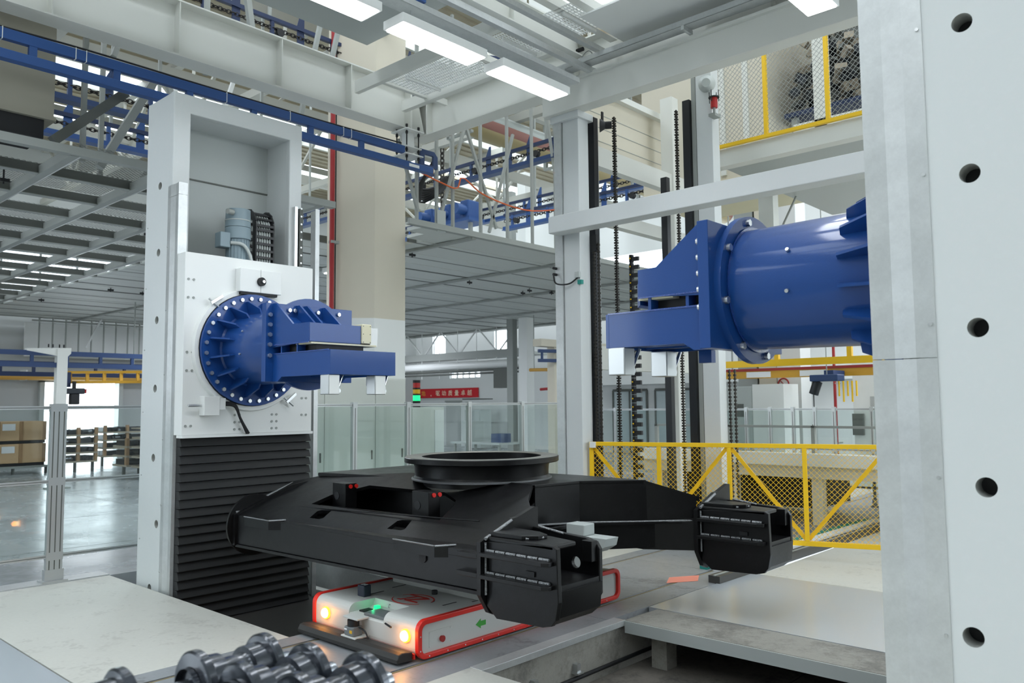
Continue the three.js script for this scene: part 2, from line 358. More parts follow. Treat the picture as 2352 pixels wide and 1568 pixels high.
// building columns
{
  const c = thing('building_column', 'tall cream building column with white lower part behind the blue arm', 'column', [9.4, 0, -12.2]);
  prism('shaft', c, M.cream, [[8.72, -12.6], [8.72, -12.55], [9.28, -12.02], [10.02, -12.02], [10.02, -12.75], [8.72, -12.75]].map((p) => p), 'y', 3.62, 10.6);
  prism('painted_foot', c, M.whitePart, [[8.72, -12.6], [8.72, -12.55], [9.28, -12.02], [10.02, -12.02], [10.02, -12.75], [8.72, -12.75]], 'y', 0, 3.62);
  rod('red_pipe', c, M.redPipe, [8.62, 0, -12.45], [8.62, 10.5, -12.45], 0.045);
  rod('cable', c, M.dark, [8.73, 0, -12.5], [8.73, 10.5, -12.5], 0.012, 8);
  bx('pipe_bracket', c, M.greyBar, 8.58, 8.75, 5.0, 5.05, -12.5, -12.4); bx('pipe_bracket', c, M.greyBar, 8.58, 8.75, 7.2, 7.25, -12.5, -12.4);
  const d = thing('building_column', 'pale building column beside the dark downpipe behind the glass fence', 'column', [22.2, 0, -19.6]);
  bx('shaft', d, M.whitePart, 22, 22.4, 0, 10.6, -19.9, -19.5); bx('downpipe', d, M.greyBar, 22.0, 22.25, 0, 10, -20.5, -20.2); bx('downpipe_box', d, M.darkBar, 22, 22.4, 2.6, 3.3, -21.2, -20.5);
  const e = thing('building_column', 'grey steel column standing behind the tall grey cabinet', 'column', [18.9, 0, -9.2]);
  bx('flange', e, M.greyBar, 18.7, 18.76, 0, 9, -9.5, -9.0); bx('flange', e, M.greyBar, 19.2, 19.26, 0, 9, -9.5, -9.0); bx('web', e, M.darkBar, 18.76, 19.2, 0, 9, -9.27, -9.23); bx('concrete_part', e, M.cream, 18.7, 19.3, 0, 9, -8.95, -8.5); bx('concrete_part', e, M.wallWhite, 18.7, 19.3, 0, 9, -8.48, -7.9);
  const s = thing('prohibition_sign', 'round red prohibition sign on the white column', 'sign', [18.66, 2.42, -8.32]);
  const ring = put('ring', muv(new THREE.TorusGeometry(0.13, 0.018, 8, 32).rotateY(Math.PI / 2)), M.redDark, s, V(18.67, 2.42, -8.32));
  rod('disc', s, M.paper, [18.685, 2.42, -8.32], [18.698, 2.42, -8.32], 0.13, 28); bar('slash', s, M.redDark, [18.67, 2.51, -8.41], [18.67, 2.33, -8.23], 0.025, 0.012);
}
// ---------------------------------------------------------------- light panels under the steelwork
function lightPanel(x0, z, y, label) {
  const L = thing('light_panel', label, 'lamp', [x0 + 0.55, y, z], 'light panels over the machine');
  bx('housing', L, M.whitePart, x0 - 0.02, x0 + 1.12, y + 0.012, y + 0.1, z - 0.15, z + 0.15, 0.006);
  bx('diffuser', L, M.lampOn, x0 + 0.01, x0 + 1.09, y, y + 0.014, z - 0.13, z + 0.13);
  for (const x of [x0 + 0.2, x0 + 0.9]) rod('hanger_wire', L, M.alu, [x, y + 0.09, z], [x, y + 0.24, z], 0.003, 6);
  const a = new THREE.RectAreaLight(0xecf5ff, PANEL, 1.06, 0.25);
  a.position.set(0, -0.012, 0); a.rotation.x = -Math.PI / 2; a.name = 'panel_light'; L.add(a);
}
const hp = 5.6;
['light panel cut off at the top edge of the picture', 'bright light panel hanging before the first mesh walkway panel', 'bright light panel next to the white lift post head'].forEach((l, k) => lightPanel(3.36 + 1.385 * k, -5.855, hp, l));
lightPanel(6.19, -2.75, hp, 'bright light panel at the upper right beside the grey machine column');
for (const [x, z] of [[1.97, -5.855], [0.6, -5.855], [4.8, -2.75], [3.4, -2.75]]) lightPanel(x, z, hp, 'unseen light panel above the picture, in line with the lit panels');  // out of view, continuing the rows to light the machine
{
  const t = thing('cable_tray', 'galvanised tray carrying the row of three light panels', 'tray', [4, 5.84, -5.855]);
  bx('tray_base', t, M.galv, -2, 7.5, 5.84, 5.85, -5.95, -5.76); bx('tray_side', t, M.galv, -2, 7.5, 5.84, 5.9, -5.955, -5.945); bx('tray_side', t, M.galv, -2, 7.5, 5.84, 5.9, -5.765, -5.755);
  const w = thing('cable_tray', 'galvanised tray along the top of the white lift beam', 'tray', [8.75, 6.64, -5]);
  bx('tray_base', w, M.galv, 8.62, 8.8, 6.68, 6.69, -7.2, 1); bx('tray_side', w, M.galv, 8.62, 8.63, 6.68, 6.76, -7.2, 1); bx('tray_side', w, M.galv, 8.79, 8.8, 6.68, 6.76, -7.2, 1);
  for (const z of [-6.9, -5, -3.2]) bx('tray_bracket', w, M.galv, 8.6, 8.82, 6.625, 6.68, z, z + 0.04);
  tube('loose_cable', w, M.greyBar, [[8.7, 6.7, -6.7], [8.72, 6.84, -6.62], [8.7, 6.86, -6.5], [8.7, 6.7, -6.4]], 0.008);
}
// unseen hall lamps placed to brighten the far aisles and the near side
function unseenTroffer(x, y, z, w, d, label, top, power = UNSEEN_HIGH) {
  const L = thing('unseen_hall_lamp', label, 'lamp', [x, y, z], 'unseen hall lamps');
  bx('housing', L, M.whitePart, x - w / 2, x + w / 2, y + 0.015, y + 0.12, z - d / 2, z + d / 2);
  bx('diffuser', L, M.lampOn, x - w / 2 + 0.03, x + w / 2 - 0.03, y, y + 0.016, z - d / 2 + 0.03, z + d / 2 - 0.03);
  for (const k of [-0.4, 0.4]) rod('hanger', L, M.alu, [x + k, y + 0.1, z], [x + k, top, z], 0.008, 6);
  const a = new THREE.RectAreaLight(0xeaf3ff, power, w - 0.06, d - 0.06); a.position.set(0, -0.012, 0); a.rotation.x = -Math.PI / 2; a.name = 'unseen_hall_light'; L.add(a);
}
[[7.8, -15.1], [10.7, -20.8], [13.6, -26.5], [10.55, -14.2], [16.1, -20.9], [21.1, -27.3]].forEach(([x, z], k) => unseenTroffer(x, 4.8, z, 1.5, 0.6, 'added hall lamp under the grey deck, ' + ['nearest behind the white column', 'midway behind the white column', 'furthest behind the white column', 'nearest behind the cream column', 'midway behind the cream column', 'furthest behind the cream column'][k], 5.3, ADDED_UNDER));  // lamps added out of sight to brighten the deck underside
[[20, -1], [23, -8], [12, 6], [5, 6], [-3, 5], [-6, -3], [-6, -9]].forEach(([x, z], k) => unseenTroffer(x, 8.4, z, 1.6, 0.8, 'unseen hall lamp hung high over the aisle, ' + ['far right', 'furthest right', 'right behind the viewer', 'behind the viewer', 'left behind the viewer', 'left of the viewer', 'far left'][k], ROOF));  // out of view, placed to brighten the hall around the viewer
// ---------------------------------------------------------------- overhead deck: grid of beams with mesh near the left, sheets further right
{
  const y = 5.14, D = thing('overhead_deck', 'grey suspended deck of mesh panels and sheet metal under the overhead conveyors', 'deck', [8, y, -20]);
  const X0 = -6, X1 = 25, Z0 = -31.2, Z1 = -10.65, XM = 7.4, XN = 10.15, ZN = -12.9;
  const notch = (z) => Math.min(XN, 0.8347 * -z + 0.03);   // the sheets stop short of the building column
  for (const [a, b] of [[X0, XM], [8.93, X1]]) { bx('edge_beam', D, M.greyBar, a, b, y, y + 0.09, Z1, Z1 + 0.06); bx('edge_flange', D, M.greyBar, a, b, y - 0.012, y, Z1 - 0.06, Z1 + 0.06); }
  bx('edge_beam', D, M.greyBar, X1 - 0.06, X1, y, y + 0.16, Z0, Z1);
  const mesh = tex(64, (i, a, b) => { const u = (a + b) % 32, v = (a - b + 64) % 32, k = u < 5 || v < 5 ? 1 : 0; return [k, k, k]; }, 0.14, false);
  const meshMat = std(0x8b8e89, 0.55, 0.3, { alphaMap: mesh, alphaTest: 0.5, side: THREE.DoubleSide });
  for (let z = Z1, k = 0; z > Z0; z -= 1.22, k++) {           // beams along the rail direction
    const e = Math.max(Z0, z - 1.22);
    if (e > ZN) { bx('cross_beam', D, M.darkBar, X0, XM, y, y + 0.13, e - 0.03, e + 0.03); bx('cross_beam', D, M.darkBar, notch(e - 0.03), X1, y, y + 0.13, e - 0.03, e + 0.03); } else bx('cross_beam', D, M.darkBar, X0, X1, y, y + 0.13, e - 0.03, e + 0.03);
    bx('beam_flange', D, M.greyBar, X0, XM, y - 0.01, y, e - 0.06, e + 0.06);
    for (let x = X0, j = 0; x < XM - 0.5; x += 1.195, j++) {
      if (k < 3 && j > 6 && (k + j) % 3 === 1) continue;
      put('mesh_panel', shared('deckmesh' + (z - e).toFixed(2), () => new THREE.BoxGeometry(1.195, 0.002, z - e)), meshMat, D, V(x + 0.5975, y + 0.15, (z + e) / 2));
    }
  }
  for (let x = X0; x < XM + 0.2; x += 1.195) { bx('long_beam', D, M.greyBar, x - 0.05, x + 0.05, y - 0.02, y + 0.1, Z0, Z1); bx('beam_lip', D, M.galv, x + 0.05, x + 0.07, y - 0.024, y - 0.002, Z0, Z1); }
  for (let z = Z1 - 0.02; z > Z0 + 0.3; z -= 0.51) bx('deck_sheet', D, M.deckSheet, z - 0.49 > ZN ? notch(z - 0.49) : z > ZN ? XN : XM, X1 - 0.1, y + 0.0 + 0.02 * rnd(), y + 0.05 + 0.02 * rnd(), z - 0.49, z);
  for (let x = XM + 3.1; x < X1; x += 3.4) bx('stiffener', D, M.greyBar, x, x + 0.1, y - 0.05, y, Z0, Z1);
  for (let k = 0; k < 26; k++) { const x = -1 + 20 * rnd(), z = Z1 - 1 - 14 * rnd(); const c = bx('clamp', D, M.dark, x, x + 0.14, y - 0.07, y - 0.025, z, z + 0.05); rod('clamp_bolt', c, M.dark, [x + 0.07, y - 0.1, z + 0.02], [x + 0.07, y + 0.1, z + 0.02], 0.012, 6); }
}
// lower deck strip and pipes before the far white wall
{
  const d = thing('pipe_gantry', 'white gantry with pipes and lattice before the far wall', 'gantry', [24, 3.5, -25]);
  bx('sheet', d, M.deckSheet, 23.6, 24.9, 3.95, 4.05, -31, -20.8); bx('side_beam', d, M.greyBar, 23.55, 23.62, 3.9, 4.2, -31, -20.8);
  rod('air_duct', d, M.whitePart, [23.7, 3.62, -31], [23.7, 3.62, -21.2], 0.17, 16); rod('pipe', d, M.darkBar, [23.55, 3.4, -31], [23.55, 3.4, -21.3], 0.05); rod('pipe', d, M.darkBar, [23.6, 3.27, -31], [23.6, 3.27, -21.3], 0.04);
  for (let z = -30.6, k = 0; z < -21.5; z += 1.15, k++) { bar('lattice_bar', d, M.whitePart, [23.7, k % 2 ? 4.1 : 5.14, z], [23.7, k % 2 ? 5.14 : 4.1, z + 1.1], 0.045); rod('hanger', d, M.whitePart, [23.6, 3.1, z], [23.6, 5.17, z], 0.015, 6); }
}
// ---------------------------------------------------------------- overhead chain conveyors
function conveyor(a, b, mat, label, { h = 0.42, pitch = 0.62, tall = 0.62 } = {}) {
  const A = V(...a), B = V(...b), d = B.clone().sub(A), L = d.length(); d.normalize();
  const C = thing('chain_conveyor', label, 'conveyor', [(a[0] + b[0]) / 2, a[1], (a[2] + b[2]) / 2], 'overhead chain conveyors');
  const s = V(-d.z, 0, d.x), p = (t, y, o = 0) => { const q = A.clone().addScaledVector(d, t).addScaledVector(s, o); return [q.x, A.y + y, q.z]; };
  bar('track_rail', C, mat, p(0, 0.05), p(L, 0.05), 0.12, 0.1); bar('rail_flange', C, mat, p(0, 0.005), p(L, 0.005), 0.2, 0.014); bar('top_rail', C, M.blueNavy, p(0, h), p(L, h), 0.07, 0.07);
  const n = Math.round(L / pitch);
  const plate = shared('brk' + tall + h, () => ext([[-0.13, 0], [0.02, 0], [0.02, tall], [-0.03, tall], [-0.13, h]], 'z', -0.006, 0.006).rotateY(0));
  const turn = new THREE.Quaternion().setFromAxisAngle(UPY, Math.atan2(-d.z, d.x));
  for (let i = 0; i < n; i++) {
    const t = (i + 0.5) * L / n;
    if (i % 2) put('bracket_plate', plate, mat, C, V(...p(t, 0.06)), turn); else bar('upright', C, mat, p(t, 0.08), p(t, h), 0.06, 0.06);
    if (i % 3 === 0) rod('trolley_wheel', C, M.dark, p(t + 0.15, h * 0.5, -0.05), p(t + 0.15, h * 0.5, 0.05), 0.075, 12);
  }
  const link = new THREE.TorusGeometry(0.035, 0.011, 5, 10).scale(1.5, 1, 1), all = [];
  for (let t = 0.05, i = 0; t < L; t += 0.078, i++) all.push((i % 2 ? link.clone().rotateX(Math.PI / 2) : link.clone()).applyQuaternion(turn).translate(...p(t, h * 0.62)));
  const ch = joined('chain', C, M.chain, all); ch.userData.kind = 'stuff';
  for (let i = 0; i * 3 + 1.1 < L; i++) bar('hanger', C, M.greyBar, p(i * 3 + 1.1, h), p(i * 3 + 1.1, ROOF - 0.28 - A.y), 0.05);
  return C;
}
conveyor([3.2, 8.45, -12.5], [11.5, 8.45, -12.5], M.blueNavy, 'dark navy chain conveyor running above the long white girder', { tall: 0.8 });
conveyor([1.5, 6.62, -13], [8.2, 6.62, -13], M.blueDark, 'blue chain conveyor left of the machine column, upper of two');
conveyor([1.5, 6.68, -15], [9, 6.68, -15], M.blueRail, 'blue chain conveyor left of the machine column, lower of two');
conveyor([13, 7.2, -21], [13, 7.2, -10.4], M.blueDark, 'blue chain conveyor with tall brackets crossing behind the cream column');
conveyor([17, 7.4, -23], [17, 7.4, -11], M.blueRail, 'bright blue chain conveyor furthest back above the grey deck');
conveyor([11.8, 8.9, -11.6], [15.5, 8.9, -9.2], M.blueDark, 'blue chain conveyor bend high beside the white lift post');
conveyor([15.5, 6.6, -14.5], [15.5, 6.6, -6], M.blueRail, 'blue chain conveyor seen between the lift posts');
{
  const g = thing('conveyor_drive', 'bright blue gear drive unit standing on the grey deck', 'drive', [17, 5.3, -17]);
  for (const z of [-18.6, -17.8, -17.0]) { bx('gear_case', g, M.blueRail, 16.25, 16.75, 7.45, 8.0, z, z + 0.35, 0.04); rod('motor', g, M.blueRail, [16.25, 7.7, z + 0.17], [15.9, 7.7, z + 0.17], 0.16); }
  bx('frame', g, M.blueRail, 16.15, 16.8, 7.35, 7.45, -18.8, -16.5); bx('stand', g, M.greyBar, 16.4, 16.5, 5.25, 7.35, -18.7, -18.6); bx('stand', g, M.greyBar, 16.4, 16.5, 5.25, 7.35, -16.8, -16.7);
  const c = thing('hanging_chain', 'heavy dark chain hanging behind the guard rail posts', 'chain', [15.1, 7, -16.5]);
  const l = []; const k = new THREE.TorusGeometry(0.06, 0.02, 6, 12).scale(1, 1.5, 1); for (let y = 6.9, i = 0; y < 9.2; y += 0.14, i++) l.push((i % 2 ? k.clone().rotateY(Math.PI / 2) : k.clone()).translate(15.1, y, -16.5)); joined('links', c, M.chain, l).userData.kind = 'stuff';
}
// guard rail posts and braces on the near edge of the deck, and the frames behind
{
  const g = thing('deck_guard_frame', 'grey guard frame of thin posts and braces on the deck edge', 'frame', [10.5, 5.2, -10.7]);
  for (const x of [9.15, 9.62, 10.02, 10.75, 11.5, 12.25, 13.0, 13.8]) bx('post', g, M.greyBar, x, x + 0.05, 5.25, 9.3, -10.72, -10.67);
  for (const [x0, y0, x1, y1] of [[9.7, 5.3, 10.45, 7.5], [10.4, 7.2, 11.2, 5.4], [11.0, 5.3, 11.7, 7.4], [12.6, 8.9, 13.3, 5.5], [8.75, 6.6, 9.2, 5.4]]) bar('brace', g, M.greyBar, [x0, y0, -10.69], [x1, y1, -10.69], 0.05);
  bx('foot_plate', g, M.greyPanel, 9.62, 9.82, 5.1, 5.5, -10.66, -10.64);
  tube('orange_strap', g, M.orange, [[9.2, 6.08, -10.6], [9.7, 6.0, -10.62], [10.1, 5.98, -10.62], [10.2, 6.2, -10.62], [10.75, 6.0, -10.63], [12, 5.9, -10.63], [13.1, 6.1, -10.63]], 0.014, 40, 6);
  bar('orange_wrap', g, M.orange, [13.0, 6.9, -10.62], [13.12, 6.3, -10.62], 0.09, 0.09);
  const s = thing('slanted_truss', 'grey slanting hanger frame left of the machine column top', 'frame', [4.2, 5.2, -11]);
  for (const [a, b, w, m] of [[[3.35, 5.3, -10.8], [4.2, 6.15, -10.8], 0.12, M.darkBar], [[4.05, 5.2, -11.2], [4.75, 6.6, -11.2], 0.1, M.greyBar], [[4.75, 5.2, -11.6], [5.3, 6.5, -11.6], 0.07, M.greyBar], [[5.2, 6.9, -11.8], [5.75, 5.2, -11.8], 0.07, M.greyBar], [[3.8, 5.2, -11.1], [3.8, 8.5, -11.1], 0.06, M.greyBar], [[4.35, 5.2, -12], [4.35, 8.5, -12], 0.06, M.greyBar], [[5.5, 5.2, -12.2], [5.5, 7, -12.2], 0.06, M.whitePart], [[5.75, 5.2, -12], [6.4, 7.4, -12], 0.06, M.whitePart], [[4.3, 6.9, -11.5], [4.9, 9, -11.5], 0.07, M.greyBar], [[7.3, 6.5, -11.6], [7.9, 9.3, -11.6], 0.07, M.greyBar], [[8.3, 9.4, -11.6], [7.8, 7.2, -11.6], 0.07, M.greyBar], [[6.2, 9.6, -11.6], [6.6, 7.2, -11.6], 0.09, M.greyBar], [[5.6, 8.6, -11.4], [5.6, 7, -11.4], 0.07, M.greyBar]]) bar('bar', s, m, a, b, w);
  bx('gusset_plate', s, M.greyPanel, 4.45, 4.72, 5.05, 5.35, -10.62, -10.6);
  const b = thing('machine_hood', 'large beige hood panel with a black base at the upper left', 'hood', [1, 5.3, -12]);
  bx('panel', b, M.beige, -5, 3.4, 5.62, 9.0, -11.8, -10.95); bx('base', b, M.dark, -5, 3.3, 5.36, 5.6, -11.6, -10.98); bx('lip', b, M.beige, -5, 3.42, 5.6, 5.64, -11.8, -10.92);
}
// round insulated duct under the cross girder
{
  const d = thing('round_duct', 'long grey and rust red duct pipe sloping behind the white lift post', 'duct', [16, 8.6, -13.5]);
  rod('pipe', d, M.duct, [11.5, 8.85, -13.5], [26, 8.7, -13.5], 0.32, 28); rod('red_half', d, M.ductRed, [11.52, 8.77, -13.46], [25.9, 8.62, -13.46], 0.29, 28); rod('yellow_half', d, M.ductYellow, [11.54, 8.7, -13.46], [25.8, 8.55, -13.46], 0.26, 28);
  for (const x of [12.9, 16.5, 21]) { bx('hanger_strap', d, M.greyBar, x, x + 0.08, 8.35, 9.6, -13.95, -13.85); bx('saddle', d, M.greyBar, x, x + 0.08, 8.34, 8.4, -13.95, -13.1); }
}
// ---------------------------------------------------------------- long white girder, double blue rail, cross girders and walkway
function girder(parent, axis, c, lo, hi, y0, y1, w, mat, stiff = []) {
  const t = 0.022, B = (n, a0, a1, p, q, r, s) => axis === 'x' ? bx(n, parent, mat, a0, a1, p, q, c + r, c + s) : bx(n, parent, mat, c + r, c + s, p, q, a0, a1);
  B('flange', lo, hi, y0, y0 + t, -w / 2, w / 2); B('flange', lo, hi, y1 - t, y1, -w / 2, w / 2); B('web', lo, hi, y0 + t, y1 - t, -0.008, 0.008);
  for (const s of stiff) { B('stiffener', s, s + 0.014, y0 + t, y1 - t, 0.008, w / 2 - 0.01); B('stiffener', s, s + 0.014, y0 + t, y1 - t, -w / 2 + 0.01, -0.008); }
}
{
  const g = thing('long_girder', 'long white I-beam girder crossing the upper left with welded stiffeners', 'girder', [4, 6.68, -10.45]);
  girder(g, 'x', -10.5, -8, 8.72, 6.685, 7.46, 0.34, M.whiteBeam, [-1.5, 0, 1.5, 3.15, 4.7, 6.25, 7.5]);
  bx('end_plate', g, M.whiteBeam, 8.72, 8.75, 6.66, 7.5, -10.68, -10.32);
  const c = thing('cross_girder', 'white cross girder from the hanger node to the lift post head', 'girder', [9.05, 6.6, -8]);
  girder(c, 'z', 9.1, -10.6, 3, 6.6, 7.22, 0.3, M.whiteBeam, [-10.2, -7.0, -4]);
  bx('end_plate', c, M.whiteBeam, 8.76, 9.24, 6.56, 7.3, -10.66, -10.62); prism('gusset', c, M.whiteBeam, [[-10.6, 6.62], [-10.25, 6.62], [-10.4, 7.2], [-10.6, 7.2]], 'x', 8.95, 8.965);
  const w = thing('walkway', 'white steel walkway with mesh floor panels below the roof', 'walkway', [8, 7, -7]);
  const wire = (x0, x1, z0, z1) => { const l = []; for (let x = x0; x <= x1; x += 0.075) l.push(boxGeo(x, x + 0.012, 7.0, 7.012, z0, z1)); for (let z = z0; z <= z1; z += 0.042) l.push(boxGeo(x0, x1, 7.006, 7.018, z, z + 0.013)); const m = joined('mesh_floor', w, M.whitePart, l); m.userData.kind = 'stuff'; bar('mesh_brace', w, M.whitePart, [x0 + 0.1, 6.985, z0 + 0.36], [x1 - 0.02, 6.985, z0 + 0.36], 0.03, 0.04); };
  wire(7.66, 8.46, -9.62, -8.1); wire(7.7, 8.52, -7.66, -6.98); wire(7.7, 8.52, -6.6, -6.05); wire(7.7, 8.52, -5.3, -4.9);
  bx('side_channel', w, M.whiteBeam, 7.54, 7.62, 6.97, 7.17, -10.3, -6.98); bx('side_channel', w, M.whiteBeam, 8.5, 8.6, 6.93, 7.1, -10.3, -6.98);
  for (const z of [-9.72, -8.02, -7.74]) bx('joist', w, M.whiteBeam, 7.6, 8.95, 6.98, 7.08, z, z + 0.07);
  girder(w, 'x', -6.9, 2, 8.95, 6.95, 7.3, 0.2, M.whiteBeam, [3, 4.5, 6, 7.5]);
  for (const z of [-6.2, -5.9, -4.85, -4.75]) bx('joist', w, M.whiteBeam, 5.5, 8.95, 7.0, 7.12, z - 0.12, z);
  for (let k = 0; k < 4; k++) bx('kick_plate', w, M.whitePart, 5.6 + k * 0.75, 6.3 + k * 0.75, 7.3, 7.42, -6.86, -6.85);
  bx('floor_sheet', w, M.whitePart, 2.5, 8.94, 7.1, 7.13, -4.75, 3); bx('floor_sheet', w, M.whitePart, 7.9, 8.94, 6.9, 6.92, -6.05, -2.2);
  bx('floor_sheet', w, M.greyPanel, 2.5, 7.4, 7.55, 7.58, -9.8, -7);
  bx('yellow_bracket', w, M.yellow, 8.55, 8.7, 6.98, 7.12, -6.15, -6.08); rod('bolt', w, M.dark, [8.93, 7.05, -6.92], [8.93, 7.05, -6.78], 0.03, 8); rod('bolt', w, M.dark, [8.93, 7.2, -6.92], [8.93, 7.2, -6.78], 0.03, 8);
  for (const [y0, z0] of [[5.95, -6.55], [6.1, -6.75], [6.2, -6.4]]) bx('cable_channel', w, M.galv, 1, 8.9, y0 + 0.65, y0 + 0.72, z0 - 0.06, z0 + 0.02);
  bx('junction_box', w, M.blueRail, 5.72, 5.8, 6.5, 6.62, -6.7, -6.6); rod('drop_wire', w, M.alu, [5.76, 6.6, -6.65], [5.76, 7.5, -6.65], 0.006, 6);
  // hanger node with threaded rods
  const h = thing('hanger_node', 'bolted white hanger plates with black threaded rods holding the blue rail', 'hanger', [8.75, 6.1, -10.4]);
  for (const [y, s] of [[6.62, 0.2], [6.33, 0.17], [6.2, 0.19]]) bx('plate', h, M.whitePart, 8.72 - s, 8.72 + s, y, y + 0.018, -10.4 - s, -10.4 + s);
  bx('stub', h, M.whitePart, 8.66, 8.8, 6.34, 6.62, -10.48, -10.32);
  for (const [a, b] of [[-1, -1], [1, -1], [-1, 1], [1, 1]]) { const r = rod('threaded_rod', h, M.dark, [8.72 + 0.13 * a, 6.08, -10.4 + 0.13 * b], [8.72 + 0.13 * a, 6.72, -10.4 + 0.13 * b], 0.011, 8); for (const y of [6.15, 6.27, 6.56, 6.68]) rod('nut', r, M.dark, [8.72 + 0.13 * a, y, -10.4 + 0.13 * b], [8.72 + 0.13 * a, y + 0.045, -10.4 + 0.13 * b], 0.022, 6); }
  const r = thing('double_rail', 'blue double crane rail running behind the machine column top', 'rail', [4, 6, -10.3]);
  bx('upper_rail', r, M.blueRail, -6, 8.55, 6.21, 6.335, -10.34, -10.26, 0.006); bx('lower_rail', r, M.blueRail, -6, 9.17, 5.975, 6.085, -10.36, -10.24, 0.008);
  for (let x = -5.6; x < 8.5; x += 0.945) bx('rail_post', r, M.blueRail, x, x + 0.085, 6.085, 6.21, -10.33, -10.27);
  for (const x of [2.62, 3.4, 3.52, 5.35, 6.35, 7.3, 7.45]) bx('cable_tie', r, M.whitePart, x, x + 0.008, 6.2, 6.345, -10.345, -10.255);
  prism('end_bracket', r, M.blueDark, [[8.9, 6.085], [9.3, 6.085], [9.3, 6.3], [9.22, 6.38], [8.9, 6.38]], 'z', -10.32, -10.28, { holes: [[[9.0, 6.13], [9.2, 6.13], [9.2, 6.3], [9.0, 6.3]]] });
  bx('name_plate', r, M.paper, 8.62, 8.84, 6.0, 6.05, -10.24, -10.236); bx('end_cap', r, M.yellowDull, 9.17, 9.185, 5.985, 6.075, -10.35, -10.25);
  tube('feed_cable', r, M.dark, [[2.5, 6.35, -10.3], [3.5, 6.37, -10.3], [5, 6.36, -10.3], [7.2, 6.36, -10.3], [8.5, 6.38, -10.3]], 0.012, 40, 6);
  const f = thing('cable_festoon', 'bundle of looping black cables below the blue rail end', 'cable', [9.6, 5.9, -11]);
  for (let k = 0; k < 7; k++) tube('cable', f, M.dark, [[9.25, 6.25, -10.33], [9.35, 6.15, -10.6], [9.5 + 0.05 * k, 5.95 - 0.03 * k, -11 - 0.05 * k], [9.95, 6.05 - 0.03 * k, -11.1], [10.2 + 0.04 * k, 6.3, -11.1]], 0.022, 20, 6);
}
